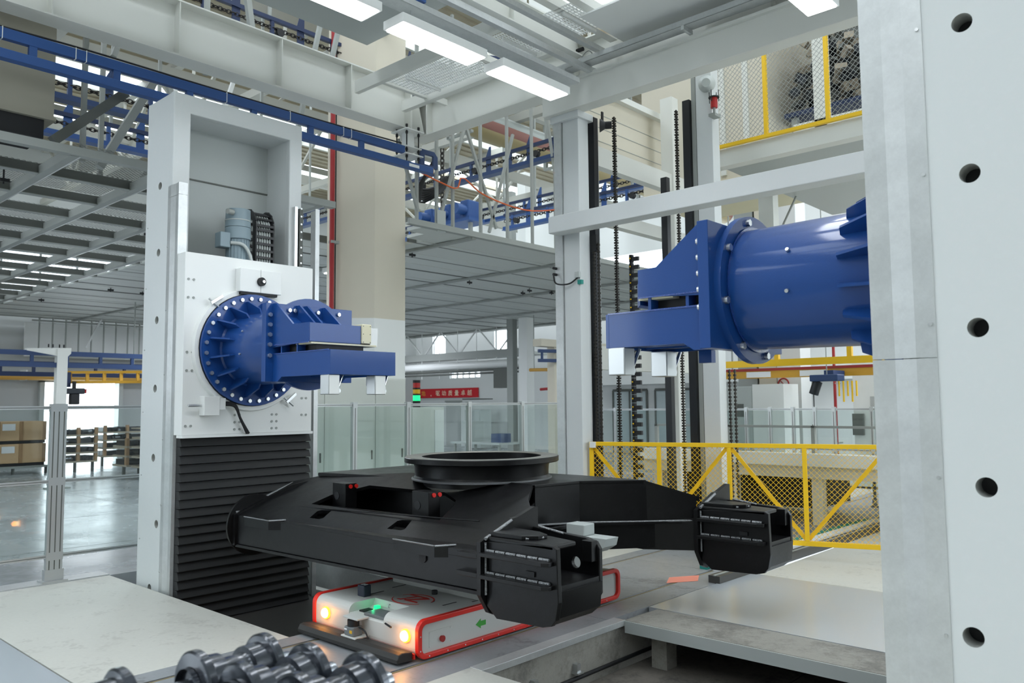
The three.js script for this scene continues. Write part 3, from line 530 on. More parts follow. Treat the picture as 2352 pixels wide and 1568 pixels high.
// ---------------------------------------------------------------- the two machine columns
const Q = (m) => new THREE.Quaternion().setFromRotationMatrix(m);
function column(x0, zf, dir, holes, label, seam, bellowsTop, full, sb = 0.27) {
  const x1 = x0 + 1.68, z = (s) => zf + dir * s, H = 5.6;
  const C = thing('machine_column', label, 'machine column', [x0 + 0.84, -0.34, zf]);
  const holed = prism('side_panel', C, M.white, [[z(-0.65), -0.34], [z(-0.087), -0.34], [z(-0.087), H - 0.01], [z(-0.65), H - 0.01]], 'x', x0, x0 + 0.035, { holes: holes.map(([s, y]) => ({ c: [z(s), y], r: 0.045 })) });
  for (const [s, y] of holes) put('hole_sleeve', shared('sleeve', () => new THREE.CylinderGeometry(0.045, 0.045, 0.12, 20, 1, true).rotateZ(Math.PI / 2)), M.sleeve, holed, V(x0 + 0.06, y, z(s)));
  for (const [s, y] of holes) put('dark_hole_end', shared('holeend', () => new THREE.CylinderGeometry(0.045, 0.045, 0.01, 20).rotateZ(Math.PI / 2)), M.dark, holed, V(x0 + 0.12, y, z(s)));  // dark discs stand for the shaded hollow behind the holes
  bx('side_panel', C, M.white, x1 - 0.035, x1, -0.34, H - 0.01, z(-0.65), z(-0.02)); bx('back_panel', C, M.white, x0, x1, -0.34, H, z(-0.68), z(-0.65)); bx('top_panel', C, M.white, x0 + 0.005, x1 - 0.005, H - 0.04, H - 0.002, z(-0.66), z(-0.02));
  prism('front_frame', C, M.white, [[x0, -0.34], [x0, H], [x1, H], [x1, -0.34], [x1 - 0.18, -0.34], [x1 - 0.18, 5.38], [x0 + 0.2, 5.38], [x0 + 0.2, -0.34]], 'z', z(-0.1), z(0), { bevel: 0.014 });
  bx('recess_side', C, M.white, x0 + 0.17, x0 + 0.2, -0.34, 5.4, z(-0.56), z(-0.09)); bx('recess_side', C, M.white, x1 - 0.18, x1 - 0.15, -0.34, 5.4, z(-0.56), z(-0.09)); bx('recess_top', C, M.white, x0 + 0.2, x1 - 0.18, 5.38, 5.41, z(-0.56), z(-0.09));
  bx('recess_panel', C, M.greyPanel, x0 + 0.2, x1 - 0.18, 4.775, 5.38, z(-0.55), z(-0.53)); bx('recess_panel', C, M.greyPanel, x0 + 0.2, x1 - 0.18, -0.34, 4.76, z(-0.56), z(-0.54));
  bx('panel_lip', C, M.darkBar, x0 + 0.2, x1 - 0.18, 4.758, 4.775, z(-0.555), z(-0.525));
  // folded galvanised covers on the front corners
  const cover = (y0, y1) => prism('cover_strip', C, M.galv, [[x0 - 0.006, z(-0.09)], [x0 - 0.014, z(0.0)], [x0 - 0.002, z(0.1)], [x0 - 0.018, z(0.2)], [x0 + 0.085, z(0.2)], [x0 + 0.085, z(0.19)], [x0 + 0.008, z(0.19)], [x0 + 0.008, z(-0.09)]], 'y', y0, y1);
  if (seam) { cover(-0.34, seam - 0.002); cover(seam + 0.002, full ? 5.6 : 4.5); } else { cover(-0.34, 4.36); cover(4.364, 4.5); }
  prism('cover_strip', C, M.galv, [[x1 + 0.14, z(0.2)], [x1 + 0.14, z(0.02)], [x1 + 0.13, z(0.02)], [x1 + 0.13, z(0.19)], [x1 + 0.08, z(0.19)], [x1 + 0.08, z(0.2)]], 'y', -0.34, 4.5);
  for (let y = 0.2; y < (full ? 5.4 : 4.4); y += 0.72) { rod('screw', C, M.bolt, [x0 - 0.005, y, z(-0.07)], [x0 - 0.016, y, z(-0.07)], 0.009, 8); rod('screw', C, M.bolt, [x0 + 0.002, y + 0.3, z(-0.62)], [x0 - 0.008, y + 0.3, z(-0.62)], 0.009, 8); }
  bx('guide_rail', C, M.chrome, x1 - 0.13, x1 - 0.09, -0.3, 4.52, z(0), z(0.06)); const rack = bx('rack_strip', C, M.darkBar, x1 - 0.07, x1 - 0.02, -0.3, 4.5, z(0), z(0.07)); bx('guide_rail', C, M.chrome, x0 + 0.09, x0 + 0.13, -0.3, 4.52, z(0), z(0.06));
  for (let y = 3.8; y < 4.5; y += 0.1) rod('rail_bolt', rack, M.bolt, [x1 - 0.045, y, z(0.068)], [x1 - 0.045, y, z(0.076)], 0.012, 10);
  bx('bellows_backing', C, M.dark, x0 + 0.02, x1 - 0.04, -0.34, bellowsTop, z(sb - 0.17), z(sb - 0.05));
  const n = Math.round((bellowsTop + 0.34) / 0.095), fold = shared('fold' + dir, () => { const g = ext([[dir * -0.05, 0], [dir * 0.055, 0.008], [dir * 0.055, 0.016], [dir * 0.02, 0.094], [dir * -0.05, 0.094]].map((p) => p), 'x', -0.81, 0.81); return g; });
  for (let i = 0; i < n; i++) put('bellows_fold', fold, M.bellows, C, V((x0 + x1) / 2 - 0.01, -0.34 + i * 0.095, z(sb)));
  return C;
}
M.sleeve = std(0xa6a8a4, 0.6, 0, { side: THREE.DoubleSide });
const leftHoles = [4.552, 3.77, 2.989, 2.207, 1.427].map((y) => [-0.32, y]); leftHoles.push([-0.2, 0.7], [-0.335, -0.017]);
const rightHoles = [4.5, 3.774, 3.05, 2.33, 1.606].map((y) => [-0.264, y]); rightHoles.push([-0.18, 0.931]);
column(4.0, -8.88, 1, leftHoles, 'tall white machine column with black bellows behind the black steel frame', 0, 1.69, false);
column(4.15, -1.18, -1, rightHoles, 'grey machine column at the right picture edge with a row of round holes', 2.2, 1.75, true, 0.06);

// ---------------------------------------------------------------- blue clamping arms on their carriages
function arm(ax, ay, z0, dir, x0, o, label) {
  const z = (s) => z0 + dir * s, A = thing('positioner_arm', label, 'machine arm', [ax, ay, z0]);
  const zc = (n, mat, r, s0, s1, r2 = r, seg = 48) => rod(n, A, mat, [ax, ay, z(s0)], [ax, ay, z(s1)], r, seg, r2);
  const y0 = ay - 0.95, y1 = ay + 1.05;
  const cp = bx('carriage_plate', A, M.whitePart, x0 + 0.0, x0 + 1.62, y0, y1, z(o.drive ? -0.2 : -0.1), z(0), 0.006); bx('carriage_sill', A, M.whitePart, x0, x0 + 1.63, y0 - 0.03, y0, z(o.drive ? -0.12 : -0.08), z(0.02));
  zc('bearing_ring', M.whitePart, 0.705, 0, 0.05, 0.69); zc('toothed_rim', M.dark, 0.644, 0.05, 0.062); const fl = zc('flange', M.blue, 0.637, 0.062, 0.1);
  for (let i = 0; i < 32; i++) { const t = (i + 0.5) / 32 * Math.PI * 2, cx = ax + 0.585 * Math.cos(t), cy = ay + 0.585 * Math.sin(t); rod('bolt', fl, M.bolt, [cx, cy, z(0.1)], [cx, cy, z(0.122)], 0.023, 6); }
  const tb = zc('tube', M.blue, 0.405, 0.1, o.L, 0.39, 64); zc('weld_seam', M.blue, 0.425, 0.1, 0.115, 0.405, 48);
  for (let i = 0; i < 16; i++) {
    const t = (i + 0.5) / 16 * Math.PI * 2, m = new THREE.Matrix4().makeBasis(V(Math.cos(t), Math.sin(t), 0), V(0, 0, dir), V(Math.cos(t), Math.sin(t), 0).cross(V(0, 0, dir)));
    put('gusset', shared('gus' + o.g, () => ext([[0.37, 0], [0.555, 0], [0.555, 0.04], [0.455, o.g], [0.37, o.g + 0.02]], 'z', -0.009, 0.009)), M.blue, A, V(ax, ay, z(0.1)), Q(m));
  }
  const cov = new THREE.CylinderGeometry(0.402, 0.402, 0.32, 20, 1, true, 0, 0.72).rotateX(Math.PI / 2).rotateZ(dir > 0 ? Math.PI / 2 + 0.1 : Math.PI / 2 + 0.15);
  const hc = put('hatch_cover', muv(cov), M.blueSide, A, V(ax, ay, z(o.hatch)));
  for (const a of [2.72, 3.34]) rod('hatch_screw', hc, M.bolt, [ax + 0.4 * Math.cos(a), ay + 0.4 * Math.sin(a), z(o.hatch + 0.13)], [ax + 0.415 * Math.cos(a), ay + 0.415 * Math.sin(a), z(o.hatch + 0.13)], 0.012, 8);
  const rf = zc('ring_flange', M.blue, 0.482, o.L, o.L + 0.045); zc('weld_seam', M.weldBlue, 0.41, o.L - 0.012, o.L, 0.4);
  for (let i = 0; i < 8; i++) { const t = (i + 0.3) / 8 * Math.PI * 2, cx = ax + 0.44 * Math.cos(t), cy = ay + 0.44 * Math.sin(t); rod('bolt', rf, M.bolt, [cx, cy, z(o.L)], [cx, cy, z(o.L - 0.024)], 0.024, 6); }
  const P = o.L + 0.12, xs = ax - o.w, xe = ax + 0.29;
  const mp = bx('mounting_plate', A, M.blue, xs - 0.08, ax + o.w, ay - 0.4, ay + 0.39, z(o.L + 0.045), z(P), 0.004);
  for (const y of [-0.14, -0.03, 0.07, 0.17, 0.27]) rod('bolt', mp, M.bolt, [xs - 0.038, ay + y, z(P)], [xs - 0.038, ay + y, z(P + 0.024)], 0.022, 6);
  for (const x of [-0.3, -0.24, 0.04, 0.12, 0.3]) rod('bolt', mp, M.bolt, [ax + x, ay + 0.33, z(P)], [ax + x, ay + 0.33, z(P + 0.024)], 0.022, 6);
  // lower fork
  const yf0 = ay - 0.355, yf1 = ay - 0.125;
  prism('fork_side', A, M.blue, [[z(P), yf0 - 0.045], [z(P + 0.09), yf0 - 0.045], [z(P + 0.16), yf0], [z(o.F), yf0], [z(o.F), yf1], [z(P), yf1 + 0.005]], 'x', xs + 0.005, xs + 0.03);
  prism('fork_side', A, M.blue, [[z(P), yf0 - 0.045], [z(P + 0.09), yf0 - 0.045], [z(P + 0.16), yf0], [z(o.F), yf0], [z(o.F), yf1], [z(P), yf1 + 0.005]], 'x', xe - 0.025, xe);
  bx('fork_front', A, M.blue, xs + 0.004, xe, yf0, yf1, z(o.F - 0.025), z(o.F + 0.002), 0.003); bx('fork_top', A, M.blue, xs + 0.03, xe - 0.025, yf1 - 0.02, yf1 - 0.004, z(P), z(o.F - 0.02));
  for (const x of [0.2, 0.45]) bx('fork_rib', A, M.blue, xs + x, xs + x + 0.02, yf0 + 0.01, yf1 - 0.02, z(P), z(o.F - 0.03));
  bx('fork_bottom', A, M.blue, xs + 0.03, xe - 0.03, yf0 + 0.02, yf0 + 0.035, z(P + 0.3), z(o.F - 0.03));
  bx('weld_line', A, M.weldBlue, xs, xs + 0.008, yf1 - 0.004, yf1 + 0.006, z(P), z(o.F - 0.02));
  // upper bracket
  const yb0 = ay - 0.03, yb1 = ay + 0.15, b = o.B;
  const side = [[z(P), yb0 + 0.01 - 0.04], [z(b), yb0], [z(b), yb1], [z(P + o.k), yb1 + 0.005], [z(P + 0.05), ay + 0.385], [z(P), ay + 0.385]];
  for (const x of [0, 0.27, 0.36, 0.58]) prism('bracket_side', A, M.blue, side, 'x', xs + x, xs + x + 0.022);
  bx('bracket_front', A, M.blue, xs + 0.004, xs + 0.602, yb0, yb1, z(b - 0.02), z(b + 0.004), 0.003); bx('bracket_base', A, M.blue, xs + 0.01, xs + 0.6, yb0 - 0.005, yb0 + 0.012, z(P), z(b - 0.01));
  prism('bracket_top', A, M.blueSide, [[z(P), ay + 0.26], [z(P + 0.1), ay + 0.2], [z(b - 0.03), yb1 - 0.03], [z(b - 0.03), yb1 - 0.045], [z(P + 0.1), ay + 0.18], [z(P), ay + 0.24]], 'x', xs + 0.022, xs + 0.58);
  bx('weld_line', A, M.weldBlue, xs - 0.006, xs + 0.002, yb0 - 0.012, yb0 - 0.002, z(P + 0.02), z(b));
  bx('dark_gap_block', A, M.dark, xs + 0.1, xe - 0.12, yf1, yb0, z(P), z(b - 0.02));  // dark block put in the gap in place of its shade
  for (const s of o.posts) bx('spacer', A, M.blue, xs + 0.012, xs + 0.1, yf1, yb0, z(s), z(s + 0.022));
  bx('wear_plate', A, M.creamPart, xs + 0.02, xe + 0.02, yb0 - 0.022, yb0 - 0.006, z(b - 0.25), z(b + 0.012));
  const jb = bx('junction_box', A, M.creamPart, xs + 0.605, xs + 0.72, yb0 + 0.005, yb0 + 0.2, z(b - 0.14), z(b + 0.02), 0.006); for (const [u, v] of [[0.62, 0.02], [0.705, 0.02], [0.62, 0.1], [0.705, 0.1], [0.62, 0.18], [0.705, 0.18]]) rod('box_screw', jb, M.darkBar, [xs + u, yb0 + v, z(b + 0.019)], [xs + u, yb0 + v, z(b + 0.023)], 0.005, 6);
  bx('white_cover', A, M.whitePart, xs + 0.725, xs + 0.82, yb0 - 0.02, yb0 + 0.17, z(b - 0.16), z(b - 0.01));
  if (!o.drive) prism('end_stop', A, M.blue, [[xs + 0.02, z(b)], [xs + 0.14, z(b + 0.1)], [xs + 0.5, z(b + 0.1)], [xs + 0.58, z(b)]], 'y', yb0 - 0.05, yb1 - 0.07);
  // clamping pads under the fork
  for (const [u, v] of [[0.0, 0.125], [0.53, 0.665]]) {
    const p = bx('clamp_pad', A, M.alu, xs + u, xs + v, yf0 - 0.185, yf0, z(o.F - 0.15), z(o.F - 0.015), 0.008);
    bx('pad_face', p, M.whitePart, xs + u + 0.01, xs + v - 0.01, yf0 - 0.18, yf0 - 0.005, z(o.F - 0.014), z(o.F - 0.012));
    rod('clamp_cylinder', A, M.chrome, [xs + v + 0.1, yf0, z(o.F - 0.12)], [xs + v + 0.03, yf0 - 0.15, z(o.F - 0.1)], 0.014); rod('clamp_joint', A, M.bolt, [xs + v + 0.03, yf0 - 0.15, z(o.F - 0.12)], [xs + v + 0.03, yf0 - 0.15, z(o.F - 0.07)], 0.022);
  }
  bx('floor_bracket', A, M.blue, xs + 0.72, xs + 0.78, yf0 - 0.09, yf0, z(o.F - 0.4), z(o.F - 0.3));
  // fittings on the carriage
  const sh = bx('sensor_housing', A, M.whitePart, ax - 0.2, ax + 0.33, ay + 0.66, ay + 0.93, z(0), z(0.11), 0.008); const kn = rod('knob', A, M.dark, [ax + 0.06, ay + 0.79, z(0.11)], [ax + 0.06, ay + 0.79, z(0.14)], 0.05, 24); rod('knob_screw', kn, M.bolt, [ax + 0.07, ay + 0.79, z(0.14)], [ax + 0.07, ay + 0.79, z(0.165)], 0.018, 10); bx('housing_seam', sh, M.darkBar, ax + 0.058, ax + 0.061, ay + 0.66, ay + 0.93, z(0.11), z(0.1115));
  bx('rack_slot', A, M.dark, ax - 0.18, ax + 0.28, ay + 0.63, ay + 0.665, z(0.03), z(0.1));
  bx('valve_box', A, M.whitePart, ax - 0.6, ax - 0.42, ay - 0.74, ay - 0.53, z(0), z(0.12), 0.006); bx('valve_box', A, M.whitePart, ax - 0.42, ax - 0.34, ay - 0.68, ay - 0.55, z(0), z(0.1), 0.006); rod('fitting', A, M.bolt, [ax - 0.75, ay - 0.63, z(0.06)], [ax - 0.6, ay - 0.63, z(0.06)], 0.015);
  for (const k of [0, 0.02]) tube('hose', A, M.dark, [[ax - 0.34, ay - 0.62 + k, z(0.05)], [ax - 0.22, ay - 0.64 + k, z(0.07)], [ax - 0.14, ay - 0.78, z(0.06)], [ax - 0.05 + k, ay - 0.95, z(0.05)]], 0.016, 24, 8);
  for (const [u, v, r] of [[-0.52, 0.5, 0.6], [0.44, -0.6, 0.7]]) { bar('lever_clamp', A, M.bolt, [ax + u, ay + v, z(0.07)], [ax + u + 0.16 * Math.cos(r), ay + v + 0.16 * Math.sin(r), z(0.07)], 0.03, 0.03); rod('clamp_pin', A, M.alu, [ax + u - 0.02, ay + v + 0.05, z(0.06)], [ax + u + 0.1, ay + v - 0.04, z(0.06)], 0.013, 8); }
  const spots = []; for (const [u, v] of [[-0.72, 0.75], [-0.72, 0.55], [-0.72, -0.05], [-0.72, -0.25], [0.72, 0.6], [0.72, 0.42], [0.72, -0.55], [0.72, -0.75], [-0.72, -0.85], [-0.15, -0.82], [0.32, -0.82], [-0.15, -0.9], [0.32, -0.9], [-0.15, -0.74], [0.32, -0.74]]) for (const k of [-0.03, 0.03]) spots.push([u + k, v]);
  for (const [u, v] of spots) rod('plate_screw', cp, M.greyBar, [ax + u, ay + v, z(0)], [ax + u, ay + v, z(0.008)], 0.014, 8);
  if (o.drive) {
    const mx = 4.79, mz = -8.85;
    const gm = rod('gear_motor', A, M.motor, [mx, 3.62, mz], [mx, 3.98, mz], 0.13, 24); for (let i = 0; i < 22; i++) { const t = i / 22 * Math.PI * 2; bx('cooling_fin', gm, M.motor, mx + 0.132 * Math.cos(t) - 0.004, mx + 0.132 * Math.cos(t) + 0.004, 3.66, 3.97, mz + 0.132 * Math.sin(t) - 0.004, mz + 0.132 * Math.sin(t) + 0.004); }
    rod('motor_brake', A, M.motor, [mx, 3.98, mz], [mx, 4.12, mz], 0.152, 28, 0.148); rod('motor_cap', A, M.motor, [mx, 4.125, mz], [mx, 4.34, mz], 0.148, 28, 0.142); rod('motor_band', A, M.greyPanel, [mx, 4.2, mz], [mx, 4.212, mz], 0.15, 28); bx('terminal_box', A, M.motor, mx - 0.26, mx - 0.13, 3.86, 4.04, mz - 0.06, mz + 0.08, 0.012); rod('vent_plug', A, M.greyBar, [mx - 0.12, 4.28, mz + 0.1], [mx - 0.2, 4.28, mz + 0.12], 0.032);
    tube('motor_cable', A, M.grey, [[mx - 0.13, 3.92, mz + 0.08], [mx - 0.02, 3.9, mz + 0.16], [mx + 0.06, 3.8, mz + 0.17], [mx + 0.12, 3.62, mz + 0.15]], 0.02, 20, 8);
  }
  return A;
}
M.blueSide = phys({ color: 0x184486, roughness: 0.42, specularIntensity: 0.4, clearcoat: 0.45, clearcoatRoughness: 0.1, side: THREE.DoubleSide });
M.weldBlue = phys({ color: 0x1d4796, roughness: 0.2, clearcoat: 1, clearcoatRoughness: 0.1, bumpMap: peel, bumpScale: 0.004 });
arm(4.78, 2.64, -8.5, 1, 3.99, { L: 1.17, F: 2.27, B: 1.93, k: 0.36, w: 0.48, g: 0.26, hatch: 0.36, posts: [1.42, 1.7], drive: true }, 'blue bolted clamping arm with fork on the tall white column');
arm(4.93, 2.726, -1.27, -1, 4.24, { L: 1.09, F: 1.97, B: 1.7, k: 0.35, w: 0.46, g: 0.3, hatch: 0.58, posts: [1.33, 1.61], drive: false }, 'large blue cylindrical clamping arm reaching in from the right column');

// cable chain looped above the left carriage
{
  const G = thing('cable_chain', 'black cable chain loop beside the grey motor above the carriage', 'cable chain', [5.14, 3.62, -8.85]);
  const zc = -9.05, r = 0.17, yt = 4.18, path = [];
  for (let y = 3.3; y < yt; y += 0.085) path.push([zc + r, y, 0]);
  for (let a = 0.12; a < Math.PI - 0.1; a += 0.42) path.push([zc + r * Math.cos(a), yt + r * 1.25 * Math.sin(a), a]);
  for (let y = yt; y > 3.3; y -= 0.085) path.push([zc - r, y, Math.PI]);
  const cheek = new THREE.Shape(); 
  for (const [zz, y, a] of path) {
    const q = new THREE.Quaternion().setFromAxisAngle(V(1, 0, 0), -a);
    put('side_link', boxG(0.018, 0.098, 0.075, 0.006), M.chainPl, G, V(5.03, y, zz), q); put('side_link', boxG(0.018, 0.098, 0.075, 0.006), M.chainPl, G, V(5.27, y, zz), q);
    put('cross_bar', boxG(0.23, 0.03, 0.016), M.chainPl, G, V(5.15, y, zz + 0.03 * Math.cos(a)), q); put('cross_bar', boxG(0.23, 0.03, 0.016), M.chainPl, G, V(5.15, y, zz - 0.03 * Math.cos(a)), q);
  }
  for (let k = 0; k < 6; k++) { const x = 5.06 + 0.034 * k; tube('cable', G, M.grey, [[x, 3.3, zc + r], [x, 4.1, zc + r], [x, yt + 0.12, zc + r * 0.75], [x, yt + r * 1.25, zc], [x, yt + 0.12, zc - r * 0.75], [x, 4.1, zc - r], [x, 3.3, zc - r]], 0.011, 40, 6); }
}
// ---------------------------------------------------------------- black welded undercarriage frame
{
  const G = thing('undercarriage_frame', 'large black welded steel frame with a round slewing ring seat', 'machine frame', [5.82, 0.6, -5.9]);
  const wld = (a, b, r = 0.01) => rod('weld_bead', G, M.weld, a, b, r, 8);
  // near box beam
  prism('box_beam', G, M.black, [[4.2, -7.66], [4.34, -4.3], [4.8, -4.3], [4.66, -7.66]], 'y', 0.61, 0.9, { bevel: 0.008 });
  prism('beam_flange', G, M.black, [[4.185, -7.67], [4.325, -4.3], [4.6, -4.3], [4.5, -7.67]], 'y', 0.585, 0.61);
  // sloping cover plate with its opening and slots
  const U = V(0.042, 0, 0.9991), Vv = V(1.25, 0.37, 0).normalize(), Nn = new THREE.Vector3().crossVectors(U, Vv).normalize(), O = V(4.2, 0.9, -7.66);
  const basis = new THREE.Matrix4().makeBasis(U, Vv, Nn);
  const onSlope = (u, v, w = 0) => O.clone().addScaledVector(U, u).addScaledVector(Vv, v).addScaledVector(Nn, w);
  const plate = ext([[-0.04, 0], [3.3, 0], [3.22, 0.84], [3.02, 1.05], [2.84, 1.34], [1.2, 1.33], [0.02, 1.02], [-0.22, 0.82]], 'z', -0.03, 0.004, [
    [[0.69, 0.42], [0.72, 0.66], [0.98, 0.95], [2.04, 0.99], [2.3, 0.87], [2.36, 0.79], [2.47, 0.48]],
    [[1.0, 0.17], [0.94, 0.31], [0.97, 0.34], [1.1, 0.36], [1.17, 0.2], [1.15, 0.175]], [[2.08, 0.21], [2.05, 0.36], [2.08, 0.39], [2.19, 0.41], [2.27, 0.25], [2.25, 0.22]]]);
  put('cover_plate', muv(plate), M.black, G, O, Q(basis));
  rod('fold_seam', G, M.black, onSlope(0.02, 0.3).toArray(), onSlope(2.88, 0.48).toArray(), 0.006, 8);
  for (let k = 0; k < 7; k++) wld(onSlope(-0.05 - 0.022 * k, 0.01 + k * 0.115, 0.02).toArray(), onSlope(-0.068 - 0.022 * k, 0.12 + k * 0.115, 0.02).toArray(), 0.017);
  prism('slot_edge', G, M.black, [[4.72, -7.0], [4.86, -5.2], [4.9, -5.2], [4.76, -7.0]], 'y', 0.7, 1.0);
  // box behind the opening, belly and outer sides
  bx('inner_web', G, M.black, 5.3, 5.33, 0.66, 1.18, -7.55, -4.95); bx('belly_plate', G, M.black, 4.6, 7.0, 0.62, 0.66, -7.5, -5.0);
  prism('end_plate', G, M.black, [[4.17, 0.6], [4.17, 0.905], [4.81, 1.15], [5.18, 1.2], [6.45, 1.2], [7.4, 0.9], [7.4, 0.6]], 'z', -7.7, -7.66);
  prism('front_web', G, M.black, [[4.82, -4.36], [5.62, -4.9], [5.64, -4.93], [4.84, -4.4]], 'y', 0.64, 1.1);
  // top deck and far side
  prism('top_deck', G, M.black, [[5.15, -7.66], [5.42, -6.5], [5.45, -5.45], [5.6, -4.88], [6.14, -4.79], [6.6, -4.34], [6.64, -5.2], [6.5, -7.66]], 'y', 1.225, 1.262, { bevel: 0.006 });
  prism('far_slope', G, M.black, [[6.45, 1.25], [6.62, 1.26], [7.35, 0.9], [7.35, 0.85], [6.45, 1.18]], 'z', -7.6, -4.62);
  {
    const p = [V(6.58, 1.262, -4.36), V(6.93, 1.1, -3.96), V(7.38, 0.9, -4.9), V(6.62, 1.262, -5.2)], q = p.map((v) => v.clone().add(V(0, -0.035, 0))), f = [];
    const quad = (A, B, C, D) => f.push(A, B, C, A, C, D); quad(p[0], p[1], p[2], p[3]); quad(q[3], q[2], q[1], q[0]); for (let i = 0; i < 4; i++) { const j = (i + 1) % 4; quad(p[i], q[i], q[j], p[j]); }
    const g = new THREE.BufferGeometry().setFromPoints(f); g.computeVertexNormals(); g.computeBoundingBox(); const c = g.boundingBox.getCenter(V(0, 0, 0)); g.translate(-c.x, -c.y, -c.z); put('arm_cover', muv(g), M.black, G, c);
  }
  // arched wall between the two clevises
  const arch = [[5.6, -4.88], [6.14, -4.79], [6.6, -4.34], [6.9, -3.98]];
  for (let i = 0; i < 3; i++) { const [a, b] = [arch[i], arch[i + 1]], d = Math.hypot(b[0] - a[0], b[1] - a[1]), nx = -(b[1] - a[1]) / d * 0.03, nz = (b[0] - a[0]) / d * 0.03; const top = [1.24, 1.24, 1.24, 1.1], bot = [0.9, 0.87, 0.87, 0.88];
    const p = [[a[0], bot[i], a[1]], [b[0], bot[i + 1], b[1]], [b[0], top[i + 1], b[1]], [a[0], top[i], a[1]]].map((v) => V(...v)), q = p.map((v) => v.clone().add(V(-nx, 0, -nz)));
    const g = new THREE.BufferGeometry(), f = []; const quad = (A, B, C, D) => f.push(A, B, C, A, C, D);
    quad(p[0], p[1], p[2], p[3]); quad(q[1], q[0], q[3], q[2]); quad(p[3], p[2], q[2], q[3]); quad(p[1], p[0], q[0], q[1]); quad(p[1], q[1], q[2], p[2]); quad(q[0], p[0], p[3], q[3]);
    g.setFromPoints(f); g.computeVertexNormals(); g.computeBoundingBox(); const c = g.boundingBox.getCenter(V(0, 0, 0)); g.translate(-c.x, -c.y, -c.z); put('arch_web', muv(g), M.black, G, c);
    wld([a[0] - nx * 0.3, bot[i], a[1] + nz * 0.5], [b[0] - nx * 0.3, bot[i + 1], b[1] + nz * 0.5], 0.011); }
  prism('arch_flange', G, M.black, [[5.5, -4.8], [6.14, -4.68], [6.66, -4.24], [6.95, -3.95], [7.1, -4.3], [6.5, -5.3], [5.5, -5.3]], 'y', 0.85, 0.872);
  prism('far_beam', G, M.black, [[6.62, -4.4], [6.88, -3.98], [7.3, -4.0], [7.4, -7.66], [6.9, -7.66]], 'y', 0.6, 0.9);
  prism('lower_web', G, M.black, [[5.9, -4.9], [6.75, -4.25], [6.78, -4.3], [5.9, -5.0]], 'y', 0.62, 0.86);
  // slewing ring seat
  put('ring_wall', muv(toCreasedNormals(new THREE.LatheGeometry([[0.6, 1.2], [0.6, 1.478], [0.62, 1.482], [0.772, 1.482], [0.777, 1.477], [0.777, 1.435], [0.772, 1.43], [0.715, 1.43], [0.69, 1.42], [0.678, 1.39], [0.672, 1.3], [0.69, 1.27], [0.7, 1.255]].map((p) => new THREE.Vector2(...p)), 96), 0.5)), M.black, G, V(5.83, 0, -5.79));
  put('machined_face', muv(new THREE.LatheGeometry([[0.6, 1.4], [0.605, 1.4835], [0.768, 1.4835]].map((p) => new THREE.Vector2(...p)), 96)), M.machined, G, V(5.83, 0, -5.79));
  put('ring_weld', muv(new THREE.TorusGeometry(0.695, 0.012, 8, 96).rotateX(Math.PI / 2)), M.weld, G, V(5.83, 1.266, -5.79));
  // lugs with red plugs in the opening
  for (const [z0, z1] of [[-6.97, -6.75], [-5.73, -5.5]]) { const l = bx('lug', G, M.black, 4.86, 5.0, 0.7, 1.215, z0, z1, 0.006); rod('lug_hole', l, M.dark, [4.855, 1.09, z0 + 0.08], [4.862, 1.09, z0 + 0.08], 0.04, 20); for (const k of [0.03, 0.1]) rod('red_plug', l, M.redDot, [4.89 + k, 1.185, z1 - 0.002], [4.89 + k, 1.185, z1 + 0.012], 0.02, 14); }
  // ledges and oval hole on the outer side
  for (const [za, zb, x] of [[-7.45, -7.0, 4.205], [-5.25, -4.75, 4.305]]) { prism('step_bracket', G, M.black, [[x - 0.05, za], [x - 0.05, zb], [x + 0.05, zb + 0.12], [x + 0.05, za]], 'y', 0.82, 0.905); wld([x - 0.052, 0.908, za], [x - 0.052, 0.908, zb], 0.006); wld([x - 0.045, 0.905, zb], [x + 0.06, 0.915, zb + 0.13], 0.008); }
  prism('oval_recess', G, M.dark, [[-4.985, 0.77], [-4.965, 0.75], [-4.925, 0.75], [-4.905, 0.77], [-4.905, 0.85], [-4.93, 0.875], [-4.96, 0.875], [-4.985, 0.85]], 'x', 4.302, 4.3125);
  for (const y of [0.72, 0.86]) bx('side_bar', G, M.black, 4.27, 4.34, y, y + 0.035, -4.52, -4.3, 0.004);
  // round drive mount on the far end of the near beam
  const dm = put('drive_mount', muv(toCreasedNormals(new THREE.LatheGeometry([[0, 0], [0.31, 0], [0.31, 0.03], [0.27, 0.05], [0.27, 0.09], [0, 0.09]].map((p) => new THREE.Vector2(...p)), 48).rotateX(-Math.PI / 2), 0.5)), M.black, G, V(4.42, 0.78, -7.7));
  for (let k = 0; k < 22; k++) { const t = k / 22 * Math.PI * 2; rod('mount_bolt', dm, M.darkBar, [4.42 + 0.285 * Math.cos(t), 0.78 + 0.285 * Math.sin(t), -7.73], [4.42 + 0.285 * Math.cos(t), 0.78 + 0.285 * Math.sin(t), -7.715], 0.014, 8); }
  // clevis ends
  function clevis(dx, dz) {
    const b = (n, m, x0, x1, y0, y1, z0, z1, r = 0) => bx(n, G, m, x0 + dx, x1 + dx, y0, y1, z0 + dz, z1 + dz, r), pr = (n, pts, ax, a, c, opt) => prism(n, G, M.black, pts.map(([p, q]) => ax === 'x' ? [p + dz, q] : ax === 'z' ? [p + dx, q] : [p + dx, q + dz]), ax, a + (ax === 'x' ? dx : ax === 'z' ? dz : 0), c + (ax === 'x' ? dx : ax === 'z' ? dz : 0), opt);
    pr('end_web', [[4.27, 0.6], [4.27, 0.985], [4.62, 1.12], [4.68, 1.125], [4.88, 1.185], [4.92, 1.18], [4.92, 0.5], [4.43, 0.43], [4.36, 0.46]], 'z', -4.3, -4.26);
